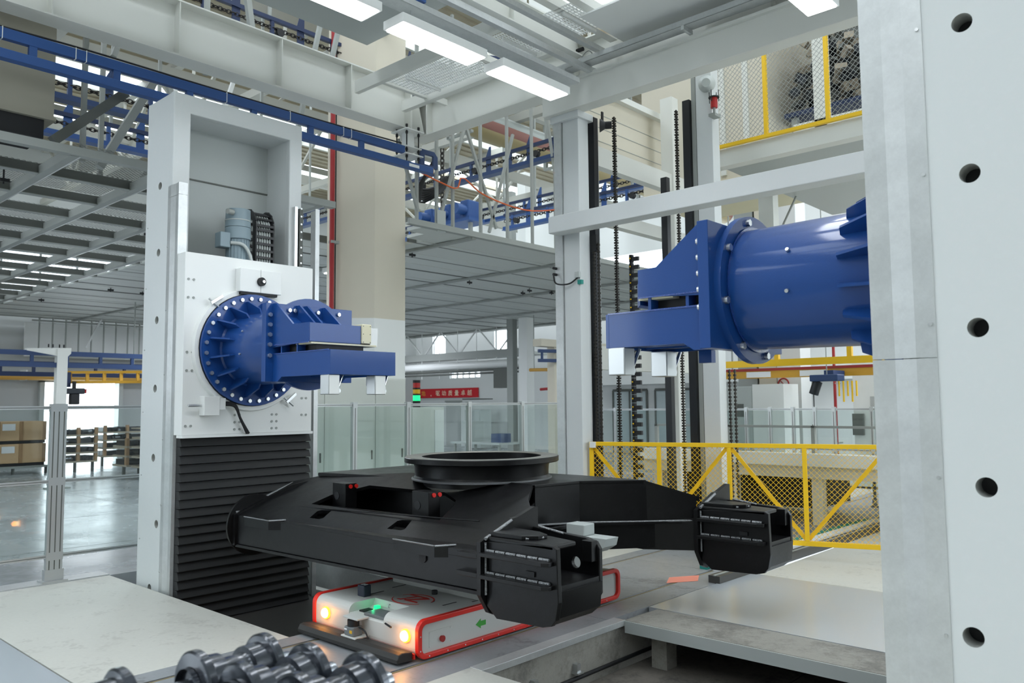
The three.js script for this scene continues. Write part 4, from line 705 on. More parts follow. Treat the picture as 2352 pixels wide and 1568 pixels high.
    pr('cheek', [[-4.26, 0.985], [-3.62, 1.02], [-3.585, 1.0], [-3.575, 0.64], [-3.6, 0.52], [-3.64, 0.475], [-3.72, 0.455], [-4.16, 0.44], [-4.26, 0.52]], 'x', 4.33, 4.375, { bevel: 0.006 });
    pr('cheek', [[-4.26, 1.03], [-3.74, 1.0], [-3.65, 0.98], [-3.615, 0.93], [-3.615, 0.61], [-3.71, 0.47], [-3.83, 0.44], [-4.26, 0.46]], 'x', 4.86, 4.9, { bevel: 0.006, holes: [{ c: [-3.837, 0.807], r: 0.042 }] });
    pr('top_cover', [[4.33, -4.26], [4.66, -4.26], [4.66, -3.9], [4.6, -3.63], [4.33, -3.62]], 'y', 0.985, 1.02, { bevel: 0.01 });
    pr('top_pad', [[4.36, -4.26], [4.64, -4.26], [4.62, -3.98], [4.56, -3.86], [4.46, -3.86], [4.38, -3.95]], 'y', 1.02, 1.05, { bevel: 0.004 });
    b('inner_floor', M.black, 4.37, 4.87, 0.7, 0.735, -4.26, -3.62); pr('belly_guard', [[-4.2, 0.45], [-3.7, 0.455], [-3.62, 0.52], [-3.6, 0.7], [-3.63, 0.7], [-3.66, 0.54], [-3.72, 0.49], [-4.2, 0.485]], 'x', 4.37, 4.87);
    b('hook_lug', M.black, 4.8, 4.87, 0.84, 0.99, -3.73, -3.64, 0.004); b('cross_web', M.black, 4.37, 4.87, 0.5, 1.0, -4.26, -4.22);
    for (const y of [0.885, 0.725]) { pr('side_rib', [[4.25, -4.26], [4.335, -4.26], [4.335, -3.61], [4.275, -3.61], [4.25, -3.66]], 'y', y, y + 0.03, { bevel: 0.004 }); for (let k = 0; k < 6; k++) rod('weld_bead', G, M.weld, [4.318 + dx, y + 0.036, -4.25 + k * 0.104 + dz], [4.318 + dx, y + 0.036, -4.16 + k * 0.104 + dz], 0.012, 8); }
    b('side_pad', M.dark, 4.318, 4.332, 0.79, 0.825, -3.86, -3.78);
    rod('weld_bead', G, M.weld, [4.31 + dx, 1.005, -4.25 + dz], [4.6 + dx, 1.11, -4.25 + dz], 0.013, 8); rod('weld_bead', G, M.weld, [4.315 + dx, 0.6, -4.25 + dz], [4.315 + dx, 0.98, -4.25 + dz], 0.01, 8); rod('weld_bead', G, M.weld, [4.52 + dx, 1.03, -3.86 + dz], [4.4 + dx, 1.028, -3.93 + dz], 0.01, 8);
    rod('weld_bead', G, M.weld, [4.86 + dx, 1.04, -4.2 + dz], [4.86 + dx, 1.01, -3.95 + dz], 0.01, 8);
  }
  clevis(0, 0); clevis(2.56, 0.33);
}
// ---------------------------------------------------------------- automated transport cart
{
  const x0 = 4.22, x1 = 6.9, z0 = -6.33, z1 = -4.88, yb = 0.025, yt = 0.31;
  const G = thing('transport_cart', 'low white and red automated transport cart with amber lights under the black frame', 'cart', [5.5, 0, -5.6]);
  const rr = (a, b, c, d, r, n = 6) => { const o = []; for (const [cx, cy, s] of [[b - r, c + r, -0.5], [b - r, d - r, 0], [a + r, d - r, 0.5], [a + r, c + r, 1]]) for (let i = 0; i <= n; i++) { const t = (s + 0.5 * i / n) * Math.PI; o.push([cx + r * Math.cos(t), cy + r * Math.sin(t)]); } return o; };
  const prof = rr(x0, x1, yb, yt, 0.075), low = [...rr(x0, x1, yb, yt, 0.075).filter(([x]) => x > x0 + 0.3), [4.5, yt], [4.48, 0.26], [4.46, 0.245], [x0 + 0.01, 0.235], [x0, 0.225], ...rr(x0, x1, yb, yt, 0.075).filter(([x, y]) => x < x0 + 0.3 && y < 0.2)];
  prism('body', G, M.cartWhite, prof, 'z', z0 + 0.03, -5.8); prism('body_step', G, M.cartWhite, low, 'z', -5.8, -5.33); prism('body', G, M.cartWhite, prof, 'z', -5.33, z1 - 0.03);
  let rdf; for (const [a, b] of [[z0, z0 + 0.045], [z1 - 0.045, z1]]) rdf = prism('red_frame', G, M.red, rr(x0 - 0.012, x1 + 0.012, yb - 0.008, yt + 0.012, 0.08), 'z', a, b, { holes: [rr(x0 + 0.028, x1 - 0.028, yb + 0.03, yt - 0.028, 0.05)], bevel: 0.006 });
  for (let k = 0; k < 13; k++) { rod('frame_screw', rdf, M.bolt, [x0 + 0.1 + k * 0.196, yb + 0.012, z1], [x0 + 0.1 + k * 0.196, yb + 0.012, z1 + 0.003], 0.006, 6); }
  for (const y of [0.09, 0.2]) rod('frame_screw', rdf, M.bolt, [x0 + 0.008, y, z1], [x0 + 0.008, y, z1 + 0.003], 0.006, 6);
  const ap = bx('access_panel', G, M.cartWhite, x0 + 0.12, x0 + 0.36, 0.085, 0.21, z1 - 0.03, z1 - 0.026); for (const [u, v] of [[0.13, 0.095], [0.35, 0.095], [0.13, 0.2], [0.35, 0.2]]) rod('panel_screw', ap, M.bolt, [x0 + u, v, z1 - 0.026], [x0 + u, v, z1 - 0.022], 0.005, 6);
  rod('stop_button', G, M.redDark, [x0 + 0.25, 0.135, z1 - 0.028], [x0 + 0.25, 0.135, z1 - 0.005], 0.022, 20, 0.026);
  prism('green_arrow', G, M.greenMark, [[4.86, 0.16], [4.92, 0.2], [4.92, 0.18], [4.98, 0.18], [4.98, 0.14], [4.92, 0.14], [4.92, 0.12]], 'z', z1 - 0.03, z1 - 0.028);
  for (const [a, b] of [[z0 + 0.05, -5.72], [-5.5, z1 - 0.05]]) { const s = bx('red_skirt', G, M.red, x0 - 0.014, x0, yb - 0.004, yb + 0.04, a, b, 0.004); for (let k = 0; k < 3; k++) { const z = a + (b - a) * (0.12 + 0.36 * k); rod('skirt_screw', s, M.dark, [x0 - 0.014, yb + 0.02, z], [x0 - 0.017, yb + 0.02, z], 0.006, 6); } }
  prism('rubber_bumper', G, M.rubber, [[4.05, 0.02], [4.045, 0.05], [4.065, 0.085], [4.1, 0.095], [4.2, 0.08], [4.2, 0.012]], 'z', z0 + 0.02, z1 - 0.06, { bevel: 0.01 });
  for (const z of [z0 + 0.2, z1 - 0.2]) bx('bumper_mount', G, M.darkBar, 4.18, 4.24, 0.01, 0.06, z - 0.03, z + 0.03);
  for (const z of [-6.12, -5.04]) {
    const l = rod('lamp_base', G, M.amber, [x0, 0.185, z], [x0 - 0.018, 0.185, z], 0.052, 24);
    const d = put('lamp_dome', shared('dome', () => new THREE.SphereGeometry(0.042, 20, 12).scale(0.75, 1, 1)), M.amberCore, l, V(x0 - 0.02, 0.185, z));
    const p = new THREE.PointLight(0xff9a30, 0.16); p.position.set(x0 - 0.075 - 5.5, 0.185, z + 5.6); p.castShadow = true; p.shadow.radius = 2; p.name = 'lamp_glow'; G.add(p);
  }
  // recessed control notch with its green light
  bx('control_tablet', G, M.tablet, 4.25, 4.42, 0.238, 0.262, -5.63, -5.345, 0.004); bx('green_light', G, M.greenOn, 4.41, 4.45, 0.25, 0.275, -5.7, -5.66); bx('sensor_slot', G, M.dark, 4.3, 4.4, 0.238, 0.25, -5.76, -5.7);
  const gp = new THREE.PointLight(0x20ffa0, 0.012); gp.position.set(4.4 - 5.5, 0.285, -5.7 + 5.6); gp.castShadow = true; gp.shadow.radius = 0.5; gp.name = 'green_glow'; G.add(gp);
  put('eye_bolt', muv(new THREE.TorusGeometry(0.014, 0.004, 8, 16)), M.bolt, G, V(4.485, 0.275, -5.58));
  rod('wand', G, M.dark, [x0 - 0.02, 0.24, -5.28], [x0 - 0.05, 0.235, -5.17], 0.008, 8);
  // scanner
  bx('scanner_shelf', G, M.cartWhite, 4.08, 4.22, 0.085, 0.1, -5.72, -5.52, 0.004); bx('scanner_hood', G, M.cartWhite, 4.1, 4.22, 0.235, 0.25, -5.72, -5.52, 0.004);
  const sc = bx('scanner', G, M.tablet, 4.09, 4.19, 0.1, 0.175, -5.69, -5.56, 0.012); rod('scanner_head', sc, M.dark, [4.14, 0.175, -5.625], [4.14, 0.225, -5.625], 0.05, 24); bx('yellow_label', sc, M.yellowOff, 4.088, 4.0895, 0.125, 0.15, -5.61, -5.575); bx('white_label', sc, M.paper, 4.088, 4.0895, 0.145, 0.158, -5.68, -5.645); tube('scanner_cable', G, M.dark, [[4.15, 0.17, -5.56], [4.16, 0.15, -5.5], [4.17, 0.09, -5.46]], 0.007, 12, 6);
  bx('cable_bracket', G, M.alu, 4.15, 4.2, 0.03, 0.085, -5.68, -5.6);
  // top fittings
  const cam = bx('beacon_box', G, M.navy, 4.44, 4.52, yt, yt + 0.1, -5.98, -5.88, 0.01); for (const z of [-5.955, -5.915]) bx('white_mark', cam, M.paper, 4.46, 4.5, yt + 0.1, yt + 0.102, z, z + 0.02);
  rod('rubber_foot', G, M.dark, [4.93, yt, -5.5], [4.93, yt + 0.035, -5.5], 0.026, 16);
  for (const [x, z] of [[4.55, -5.95], [4.85, -6.0], [4.7, -5.15], [4.95, -5.05]]) bx('slot', G, M.dark, x, x + 0.16, yt, yt + 0.0015, z, z + 0.014);
  // red emblem: broken circle around the letters
  const flat = (pts) => ext(pts, 'y', yt + 0.0008, yt + 0.0022), cx = 4.68, cz = -5.5, arcs = [];
  for (const [a0, a1] of [[0.15, 2.85], [3.45, 5.75]]) { const o = [], i2 = []; for (let k = 0; k <= 22; k++) { const t = a0 + (a1 - a0) * k / 22, w = 0.012 * Math.sin(Math.PI * (k + 1.5) / 25) + 0.004; o.push([cx + 0.17 * Math.sin(t), cz + 0.21 * Math.cos(t)]); i2.unshift([cx + (0.17 - w) * Math.sin(t), cz + (0.21 - w) * Math.cos(t)]); } arcs.push(flat([...o, ...i2])); }
  const L = (pts) => arcs.push(flat(pts.map(([u, v]) => [cx + v, cz + u])));
  L([[-0.15, 0.085], [0.05, 0.085], [0.07, 0.115], [-0.13, 0.115]]); L([[-0.06, 0.085], [-0.03, 0.085], [-0.075, -0.08], [-0.13, -0.08], [-0.125, -0.06], [-0.1, -0.06]]); L([[0.07, 0.115], [0.12, 0.09], [-0.02, -0.07], [-0.04, -0.04]]); L([[0.12, 0.09], [0.06, 0.07], [0.04, 0.085]]); L([[-0.04, -0.07], [0.13, -0.07], [0.11, -0.04], [-0.06, -0.04]]);
  joined('emblem', G, M.red, arcs);
  // lifting table under the frame
  bx('lift_plate', G, M.cartTop, 5.02, 6.6, yt, yt + 0.045, -6.2, -5.02, 0.006); bx('lift_block', G, M.greyPanel, 5.3, 6.3, yt + 0.045, 0.59, -5.95, -5.3);
  bx('support_block', G, M.greyPanel, 5.72, 5.88, 0.83, 0.93, -4.62, -4.42, 0.01); prism('support_hook', G, M.greyPanel, [[-4.66, 0.83], [-4.18, 0.83], [-4.2, 0.76], [-4.3, 0.7], [-4.66, 0.7]], 'x', 5.72, 5.9); bx('support_arm', G, M.greyPanel, 5.72, 5.92, 0.5, 0.7, -5.35, -4.45);  // white supports coloured grey for the shade they stand in
}

// ---------------------------------------------------------------- aluminium and glass safety fences
function fence(axis, c, posts, h, rails, label, { pw = 0.075, wide = [] } = {}) {
  const F = thing('glass_fence', label, 'fence', axis === 'x' ? [(posts[0] + posts.at(-1)) / 2, 0, c] : [c, 0, (posts[0] + posts.at(-1)) / 2]);
  const B = (n, m, a, b, y0, y1, t, on = F) => axis === 'x' ? bx(n, on, m, a, b, y0, y1, c - t, c + t) : bx(n, on, m, c - t, c + t, y0, y1, a, b);
  posts.forEach((p, i) => {
    const w = wide.includes(i) ? 0.17 : pw;
    const po = B('post', M.alu, p - w / 2, p + w / 2, 0.012, h, 0.035); for (const k of wide.includes(i) ? [-0.055, 0, 0.055] : [0]) B('post_groove', M.darkBar, p + k - 0.006, p + k + 0.006, 0.15, h - 0.01, 0.0362, po);
    B('foot_plate', M.alu, p - w / 2 - 0.05, p + w / 2 + 0.05, 0.012, 0.03, 0.09); B('foot_bracket', M.alu, p - w / 2 - 0.015, p + w / 2 + 0.015, 0.03, 0.15, 0.045);
    for (const y of [h - 0.02, ...rails]) B('corner_bracket', M.alu, p - w / 2 - 0.004, p + w / 2 + 0.004, y - 0.045, y + 0.045, 0.0375);
    if (i + 1 < posts.length) {
      const q = posts[i + 1], a = p + w / 2, b = q - (wide.includes(i + 1) ? 0.17 : pw) / 2;
      for (const y of [h - 0.02, ...rails]) { const ra = B('rail', M.alu, a, b, y - 0.02, y + 0.02, 0.02); B('rail_groove', M.darkBar, a, b, y - 0.004, y + 0.004, 0.0207, ra); }
      const ys = [...rails].sort((u, v) => u - v).concat(h - 0.02);
      for (let k = 0; k + 1 < ys.length; k++) B('glass_panel', M.glass, a, b, ys[k] + 0.02, ys[k + 1] - 0.02, 0.0025);
    }
  });
  return F;
}
fence('x', -10.3, [0.1, 3.36, 6.5], 2.02, [0.3, 1.15], 'glass safety fence with a thick aluminium post left of the white column', { wide: [0, 1] });
fence('x', -10.32, [6.62, 7.58, 8.66, 10.07, 11.48, 12.9], 2.02, [0.25, 0.9], 'glass safety fence between the white column and the lift post');
fence('z', 16, [-12.2, -11.35, -9.76, -7.97, -7.44, -6.95, -6.5, -6.12, -5.4, -4.4], 1.86, [0.35, 1.05], 'glass safety fence furthest right behind the yellow mesh gate', { pw: 0.06 });

// ---------------------------------------------------------------- yellow mesh gate
{
  const a = V(9.12, 0, -6.92), b = V(10.5, 0, -3.05), d = b.clone().sub(a), L = d.length(); d.normalize();
  const G = thing('mesh_gate', 'low yellow mesh gate with crossed braces in front of the lift', 'gate', [a.x, 0, a.z], undefined, true);
  G.rotation.y = Math.atan2(-d.z, d.x);
  const y0 = 0.19, y1 = 1.46;
  bx('top_rail', G, M.yellow, 0, L, y1 - 0.055, y1, -0.025, 0.025, 0.004); bx('bottom_rail', G, M.yellow, 0, L, y0, y0 + 0.06, -0.025, 0.025, 0.004);
  const xs = [0, 0.95, 1.88, 2.81, 3.75]; for (const x of xs) bx('upright', G, M.yellow, x, x + 0.055, y0 + 0.06, y1 - 0.055, -0.024, 0.024, 0.004);
  [[0.04, y1 - 0.06, 0.98, y0 + 0.08], [0.98, y0 + 0.08, 1.88, y1 - 0.06], [1.93, y1 - 0.06, 2.82, y0 + 0.08], [2.86, y0 + 0.08, 3.78, y1 - 0.06]].forEach(([p, q, r, s]) => bar('brace', G, M.yellow, [p, q, -0.012], [r, s, -0.012], 0.02, 0.048));
  const l = [], p = 0.066, hh = y1 - y0 - 0.08;
  for (let x = -hh; x < L; x += p) for (const sg of [1, -1]) { let xa = x, xb = x + hh, ya = y0 + 0.04, yb = y1 - 0.04; if (xa < 0.02) { ya += 0.02 - xa; xa = 0.02; } if (xb > L - 0.02) { yb -= xb - L + 0.02; xb = L - 0.02; } if (xb - xa < 0.03) continue; const f = (u, v) => sg > 0 ? [u, v, 0.004] : [L - u, v, -0.002]; l.push(barGeo(f(xa, ya), f(xb, yb), 0.0045, 0.0045)); }
  joined('wire_mesh', G, M.yellow, l).userData.kind = 'stuff';
  bx('latch_box', G, M.whitePart, 0.02, 0.1, y1 - 0.08, y1 - 0.0, 0.026, 0.07);
}
// ---------------------------------------------------------------- goods lift frame with its bars, guides and chains
{
  const G = thing('lift_frame', 'tall white goods lift frame with black guide rails and hanging chains', 'lift', [9.6, 0, -6.2]);
  bx('post', G, M.white, 9.0, 9.24, 0, 6.2, -7.24, -6.95, 0.008); bx('post_strip', G, M.galv, 8.97, 9.1, 0, 6.15, -7.38, -7.245); bx('post_head', G, M.white, 8.94, 9.3, 6.1, 6.2, -7.42, -6.9, 0.006);
  bx('head_beam', G, M.whiteBeam, 8.86, 9.1, 6.2, 6.62, -7.5, 2, 0.01); bx('head_flange', G, M.whiteBeam, 8.8, 9.12, 6.58, 6.62, -7.5, 2);
  bx('cross_bar', G, M.white, 8.7, 8.95, 4.41, 4.65, -7.28, 1.5, 0.012);
  bx('post', G, M.white, 10.0, 10.2, 0, 7.2, -5.61, -5.36, 0.008); bx('post_strip', G, M.greyBar, 10.0, 10.05, 0, 7.2, -5.68, -5.615); bx('post', G, M.whiteBeam, 11.7, 11.9, 0, 7.2, -7.25, -7.02); bx('post', G, M.whiteBeam, 12.4, 12.6, 3.0, 5.55, -5.85, -5.6); bx('side_beam', G, M.whiteBeam, 12.4, 12.6, 3.0, 3.2, -7.3, -5.85);
  bx('guide_rail', G, M.guide, 9.35, 9.45, 0, 6.2, -7.08, -6.93); bx('guide_edge', G, M.alu, 9.46, 9.5, 0, 6.2, -7.0, -6.96); bx('guide_rail', G, M.guide, 9.95, 10.05, 0, 6.3, -5.8, -5.69); bx('guide_rail', G, M.guide, 11.0, 11.1, 0, 5.6, -6.84, -6.73); bx('guide_rail', G, M.guide, 11.2, 11.3, 0, 6.2, -6.2, -6.12);
  bx('side_beam', G, M.whiteBeam, 9.24, 12.4, 5.55, 5.85, -7.2, -7.05); bx('side_beam', G, M.whiteBeam, 9.24, 12.4, 4.75, 4.95, -7.35, -7.2);
  bx('door_panel', G, M.cream, 9.6, 12.2, 6.0, 7.0, -7.6, -7.5); for (const y of [6.18, 6.4, 6.62]) bx('panel_seam', G, M.greyBar, 9.6, 12.2, y, y + 0.01, -7.499, -7.495); bx('panel_frame', G, M.whiteBeam, 9.6, 12.2, 6.95, 7.05, -7.52, -7.4); bx('lower_beam', G, M.whiteBeam, 9.3, 12.6, 2.5, 2.85, -7.3, -7.15);
  // roller chains: two small pairs and two heavy strands
  const strand = (x, z, y0, y1, w, pitch, mat) => { const l = []; for (let y = y0, i = 0; y < y1; y += pitch, i++) l.push(boxGeo(x - w / 2, x + w / 2, y, y + pitch * 0.62, z - w * (i % 2 ? 0.5 : 0.36), z + w * (i % 2 ? 0.5 : 0.36)), boxGeo(x - w * 0.18, x + w * 0.18, y + pitch * 0.6, y + pitch, z - w * 0.2, z + w * 0.2)); joined('lift_chain', G, mat, l).userData.kind = 'stuff'; };
  strand(9.27, -6.9, 0.3, 4.3, 0.034, 0.05, M.chain); strand(9.27, -6.82, 0.3, 4.25, 0.034, 0.05, M.chain); bx('sprocket_cover', G, M.dark, 9.24, 9.3, 4.18, 4.42, -6.93, -6.84);
  strand(9.6, -6.74, 0.1, 6.2, 0.05, 0.038, M.chain); strand(10.0, -5.93, 0.1, 6.2, 0.045, 0.038, M.chain); strand(10.25, -5.34, 0.2, 2.4, 0.034, 0.05, M.chain); strand(10.25, -5.26, 0.2, 2.4, 0.034, 0.05, M.chain);
  for (let y = 0.2; y < 4.05; y += 0.12) { const cg = bx('chain_guide', G, M.dark, 9.74, 9.8, y, y + 0.115, -6.62, -6.575); bx('chain_rung', G, M.chainPl, 9.75, 9.79, y + 0.02, y + 0.08, -6.575, -6.47); rod('yellow_dot', cg, M.yellow, [9.738, y + 0.06, -6.598], [9.732, y + 0.06, -6.598], 0.011, 8); }
  for (const [y, z] of [[3.95, -7.36], [3.86, -7.36]]) rod('cable_gland', G, M.dark, [8.97, y, z], [8.9, y, z], 0.02, 10);
  tube('sensor_cable', G, M.dark, [[8.9, 3.86, -7.36], [8.88, 3.72, -7.3], [8.94, 3.7, -7.1], [8.98, 3.78, -6.98]], 0.012, 20, 6); bx('sensor', G, M.grey, 8.96, 9.0, 3.78, 3.86, -7.02, -6.94); bx('green_sensor', G, M.teal, 8.96, 9.01, 3.68, 3.74, -6.97, -6.9);
  bx('base_plate', G, M.greyBar, 8.9, 9.3, 0, 0.02, -7.4, -6.85);
  const h = thing('alarm_horn', 'small black alarm horn beside the lift guide rail', 'horn', [9.35, 6.05, -6.75]);
  rod('bell', h, M.dark, [9.3, 6.02, -6.78], [9.35, 6.02, -6.72], 0.1, 20, 0.05); rod('driver', h, M.dark, [9.35, 6.02, -6.72], [9.4, 6.02, -6.64], 0.055, 16); bx('mount', h, M.dark, 9.3, 9.34, 6.05, 6.22, -6.76, -6.74);
}
// yellow railed mezzanine behind the lift
{
  const X = 11, G = thing('mezzanine', 'white mezzanine floor with yellow mesh railing at the upper right', 'mezzanine', [11.5, 5.6, -4]);
  bx('edge_beam', G, M.whiteBeam, X, X + 0.2, 5.56, 5.82, -6.0, 1); bx('floor_plate', G, M.greyPanel, X + 0.2, 16, 5.7, 5.78, -6.0, -1.5); bx('rear_beam', G, M.whiteBeam, 12.6, 12.8, 6.3, 6.5, -5.3, 0); bx('rear_post', G, M.whiteBeam, 12.6, 12.8, 5.78, 8.6, -4.95, -4.75);
  bx('yellow_rail', G, M.yellow, X - 0.06, X, 5.83, 5.88, -5.92, 1); bx('yellow_rail', G, M.yellow, X - 0.06, X, 7.3, 7.35, -5.92, 1); for (const z of [-5.92, -5.04, -4.14, -3.2]) bx('yellow_post', G, M.yellow, X - 0.06, X, 5.88, 7.3, z, z + 0.05);
  const l = [], p = 0.075, y0 = 5.86, hh = 1.46; for (let z = -7.3; z < -2.4; z += p) for (const s of [1, -1]) { let za = z, zb = z + hh, ya = y0, yb = y0 + hh; if (za < -5.9) { ya += -5.9 - za; za = -5.9; } if (zb - za < 0.03) continue; if (s > 0) l.push(barGeo([X - 0.03, ya, za], [X - 0.03, yb, zb], 0.005)); else l.push(barGeo([X - 0.026, y0 + hh - (ya - y0), za], [X - 0.026, y0 + hh - (yb - y0), zb], 0.005)); }
  joined('wire_mesh', G, M.greyBar, l).userData.kind = 'stuff';
  const c = thing('machine_cabin', 'cream ribbed machine cabin behind the upper yellow railing', 'cabin', [13, 5.8, -5.5]); bx('wall', c, M.cream, 12.9, 15, 5.9, 8.9, -8.4, -5.85); for (const z of [-7.2, -6.75, -6.3]) bx('rib', c, M.whiteBeam, 12.86, 12.9, 6.0, 8.9, z, z + 0.1); bx('sill', c, M.creamPart, 12.84, 15, 5.8, 5.9, -8.45, -5.8);
  const s = thing('parts_pile', 'dark pile of chain parts behind the upper yellow mesh', 'parts', [14, 6, -3.5]);
  for (let k = 0; k < 260; k++) { const x = 13.2 + 1.6 * rnd(), y = 7.0 + 1.7 * rnd(), z = -5.6 + 3.4 * rnd(); bar('chain_part', s, [M.parts, M.darkBar, M.dark, M.parts, M.woodGrey][k % 5], [x, y, z], [x + 0.5 * (rnd() - 0.5), y + 0.3 * (rnd() - 0.5), z + 0.5 * (rnd() - 0.5)], 0.1 + 0.12 * rnd(), 0.08 + 0.1 * rnd()); }
  bx('rack', s, M.blueNavy, 13.2, 14.9, 6.86, 6.94, -5.7, -1.8); bx('dark_backdrop', s, M.darkBar, 15, 15.05, 6.94, 9, -5.7, -1.8); for (const z of [-5.6, -2.2]) bx('rack_leg', s, M.greyBar, 13.25, 13.35, 5.78, 6.86, z, z + 0.1);  // dark backdrop sheet added behind the heap of parts
  const b = thing('warning_beacon', 'red caged beacon lamp on the second white lift post', 'beacon', [9.93, 6.0, -5.28]), bX = 9.92, bZ = -5.28;
  rod('lens', b, M.redOff, [bX, 6.06, bZ], [bX, 6.2, bZ], 0.048, 16); for (const t of [0, 1.57, 3.14, 4.71]) rod('cage_bar', b, M.dark, [bX + 0.07 * Math.cos(t), 6.14, bZ + 0.07 * Math.sin(t)], [bX + 0.07 * Math.cos(t), 6.3, bZ + 0.07 * Math.sin(t)], 0.006, 6); rod('cage_top', b, M.dark, [bX, 6.2, bZ], [bX, 6.215, bZ], 0.075, 16); rod('stem', b, M.greyBar, [bX, 5.98, bZ], [bX, 6.06, bZ], 0.018, 8); bx('arm', b, M.greyBar, bX - 0.02, 10.06, 5.95, 5.99, -5.36, bZ + 0.02);
  const r = thing('round_vent', 'pale cone shaped vent head just above the red beacon', 'vent', [9.95, 6.45, -5.4]); rod('cone', r, M.grey, [9.99, 6.46, -5.42], [9.8, 6.4, -5.33], 0.12, 24, 0.06); bx('bracket', r, M.greyBar, 9.96, 10.0, 6.42, 6.5, -5.5, -5.4);
}
// ---------------------------------------------------------------- cabinets, stack light and banner
{
  const c = thing('control_cabinet', 'wide cream control cabinet behind the glass fence beside the bellows', 'cabinet', [8.2, 0, -10.95]);
  bx('body', c, M.cabinet, 6.6, 9.1, 0.08, 2.45, -11.5, -10.9, 0.008); bx('plinth', c, M.darkBar, 6.62, 9.08, 0, 0.08, -11.48, -10.92); for (const [a, b] of [[6.62, 7.42], [7.43, 8.43], [8.44, 9.08]]) { const d = bx('door', c, M.cabinet, a, b, 0.1, 2.43, -10.9, -10.885, 0.003); bx('handle', d, M.darkBar, b - 0.08, b - 0.06, 1.1, 1.25, -10.885, -10.87); }
  const e = thing('control_cabinet', 'smaller pale cabinet under the signal tower light', 'cabinet', [9.85, 0, -11.3]);
  bx('body', e, M.cabinet, 9.47, 10.28, 0.08, 1.95, -11.7, -11.2, 0.008); bx('plinth', e, M.darkBar, 9.5, 10.25, 0, 0.08, -11.68, -11.22); bx('door', e, M.cabinet, 9.5, 10.25, 0.1, 1.93, -11.2, -11.188, 0.003); bx('door_edge', e, M.whitePart, 10.03, 10.25, 0.3, 1.9, -11.188, -11.17);
  const s = thing('signal_tower', 'signal tower light with red, yellow and lit green segments', 'signal light', [9.78, 1.95, -11.2]);
  rod('base', s, M.dark, [9.78, 1.95, -11.4], [9.78, 2.07, -11.4], 0.07, 20); rod('green_segment', s, M.greenOn, [9.78, 2.07, -11.4], [9.78, 2.17, -11.4], 0.068, 20); rod('joint', s, M.dark, [9.78, 2.17, -11.4], [9.78, 2.2, -11.4], 0.07, 20); rod('yellow_segment', s, M.yellowOff, [9.78, 2.2, -11.4], [9.78, 2.28, -11.4], 0.068, 20); rod('joint', s, M.dark, [9.78, 2.28, -11.4], [9.78, 2.31, -11.4], 0.07, 20); rod('red_segment', s, M.redOff, [9.78, 2.31, -11.4], [9.78, 2.4, -11.4], 0.068, 20); rod('cap', s, M.dark, [9.78, 2.4, -11.4], [9.78, 2.45, -11.4], 0.07, 20);
  const k = thing('control_cabinet', 'tall grey and white cabinet behind the right glass fence', 'cabinet', [18.2, 0, -8.6]);
  bx('body', k, M.grey, 17.6, 18.4, 0.1, 2.36, -9.25, -8.6); bx('door', k, M.greyPanel, 17.58, 17.6, 0.12, 2.34, -9.23, -8.62); bx('window', k, M.darkBar, 17.57, 17.58, 1.65, 1.95, -9.02, -8.82); bx('side_unit', k, M.whitePart, 17.6, 18.4, 0.1, 2.4, -8.6, -7.85); bx('plinth', k, M.darkBar, 17.62, 18.38, 0, 0.1, -9.2, -7.9);
  const m = thing('machine_tool', 'white enclosed machine tool at the far right behind the glass', 'machine', [20.5, 0, -5]);
  bx('enclosure', m, M.whitePart, 19.5, 22, 0, 2.9, -7.0, -2.5, 0.02); bx('door', m, M.wallGrey, 19.48, 19.5, 0.5, 2.1, -6.6, -5.5); bx('control_screen', m, M.darkBar, 19.4, 19.48, 1.2, 1.7, -7.0, -6.75); bx('vent_panel', m, M.whiteBeam, 19.46, 19.5, 2.2, 2.8, -6.0, -5.2);
  const st = thing('signal_tower', 'small signal tower light on the far white machine tool', 'signal light', [19.7, 2.9, -6.6]); rod('base', st, M.grey, [19.7, 2.9, -6.6], [19.7, 3.0, -6.6], 0.04, 12); rod('yellow_segment', st, M.yellowOff, [19.7, 3.0, -6.6], [19.7, 3.08, -6.6], 0.05, 12); rod('red_segment', st, M.redOff, [19.7, 3.08, -6.6], [19.7, 3.16, -6.6], 0.05, 12);
  const w = thing('low_machine', 'pale conveyor machine on legs behind the yellow gate', 'machine', [14, 0, -5]);
  bx('bed', w, M.cream, 13, 15.4, 0.75, 0.95, -8.6, -2); bx('trough', w, M.whiteBeam, 12.9, 13.1, 0.95, 1.15, -8.6, -2); bx('shadow_box', w, M.dark, 13.5, 15, 0.2, 0.7, -8.2, -5.5); for (const z of [-8.4, -6.9, -5.4, -3.9, -2.4]) { bx('leg', w, M.cream, 13.05, 13.2, 0, 0.75, z, z + 0.18); bx('stanchion', w, M.greyBar, 13.1, 13.16, 0.95, 1.6, z, z + 0.06); } bx('hand_rail', w, M.greyBar, 13.1, 13.16, 1.56, 1.6, -8.4, -2.2);  // shadow_box is a dark box for the shade below the bed
  const wb = thing('work_bench', 'grey work bench with small machines behind the centre glass fence', 'bench', [17, 0, -17]);
  bx('top', wb, M.grey, 16.4, 17.4, 0.85, 0.9, -17.6, -15.6); for (const [x, z] of [[16.45, -17.5], [17.3, -17.5], [16.45, -15.7], [17.3, -15.7]]) bx('leg', wb, M.greyBar, x, x + 0.06, 0, 0.85, z, z + 0.06); bx('press', wb, M.greyPanel, 16.7, 17.2, 0.9, 1.5, -17.4, -17.0); bx('tool_box', wb, M.blueDark, 16.7, 17.1, 0.9, 1.15, -16.2, -15.8); bx('shelf', wb, M.greyBar, 16.45, 17.35, 0.35, 0.38, -17.5, -15.7);
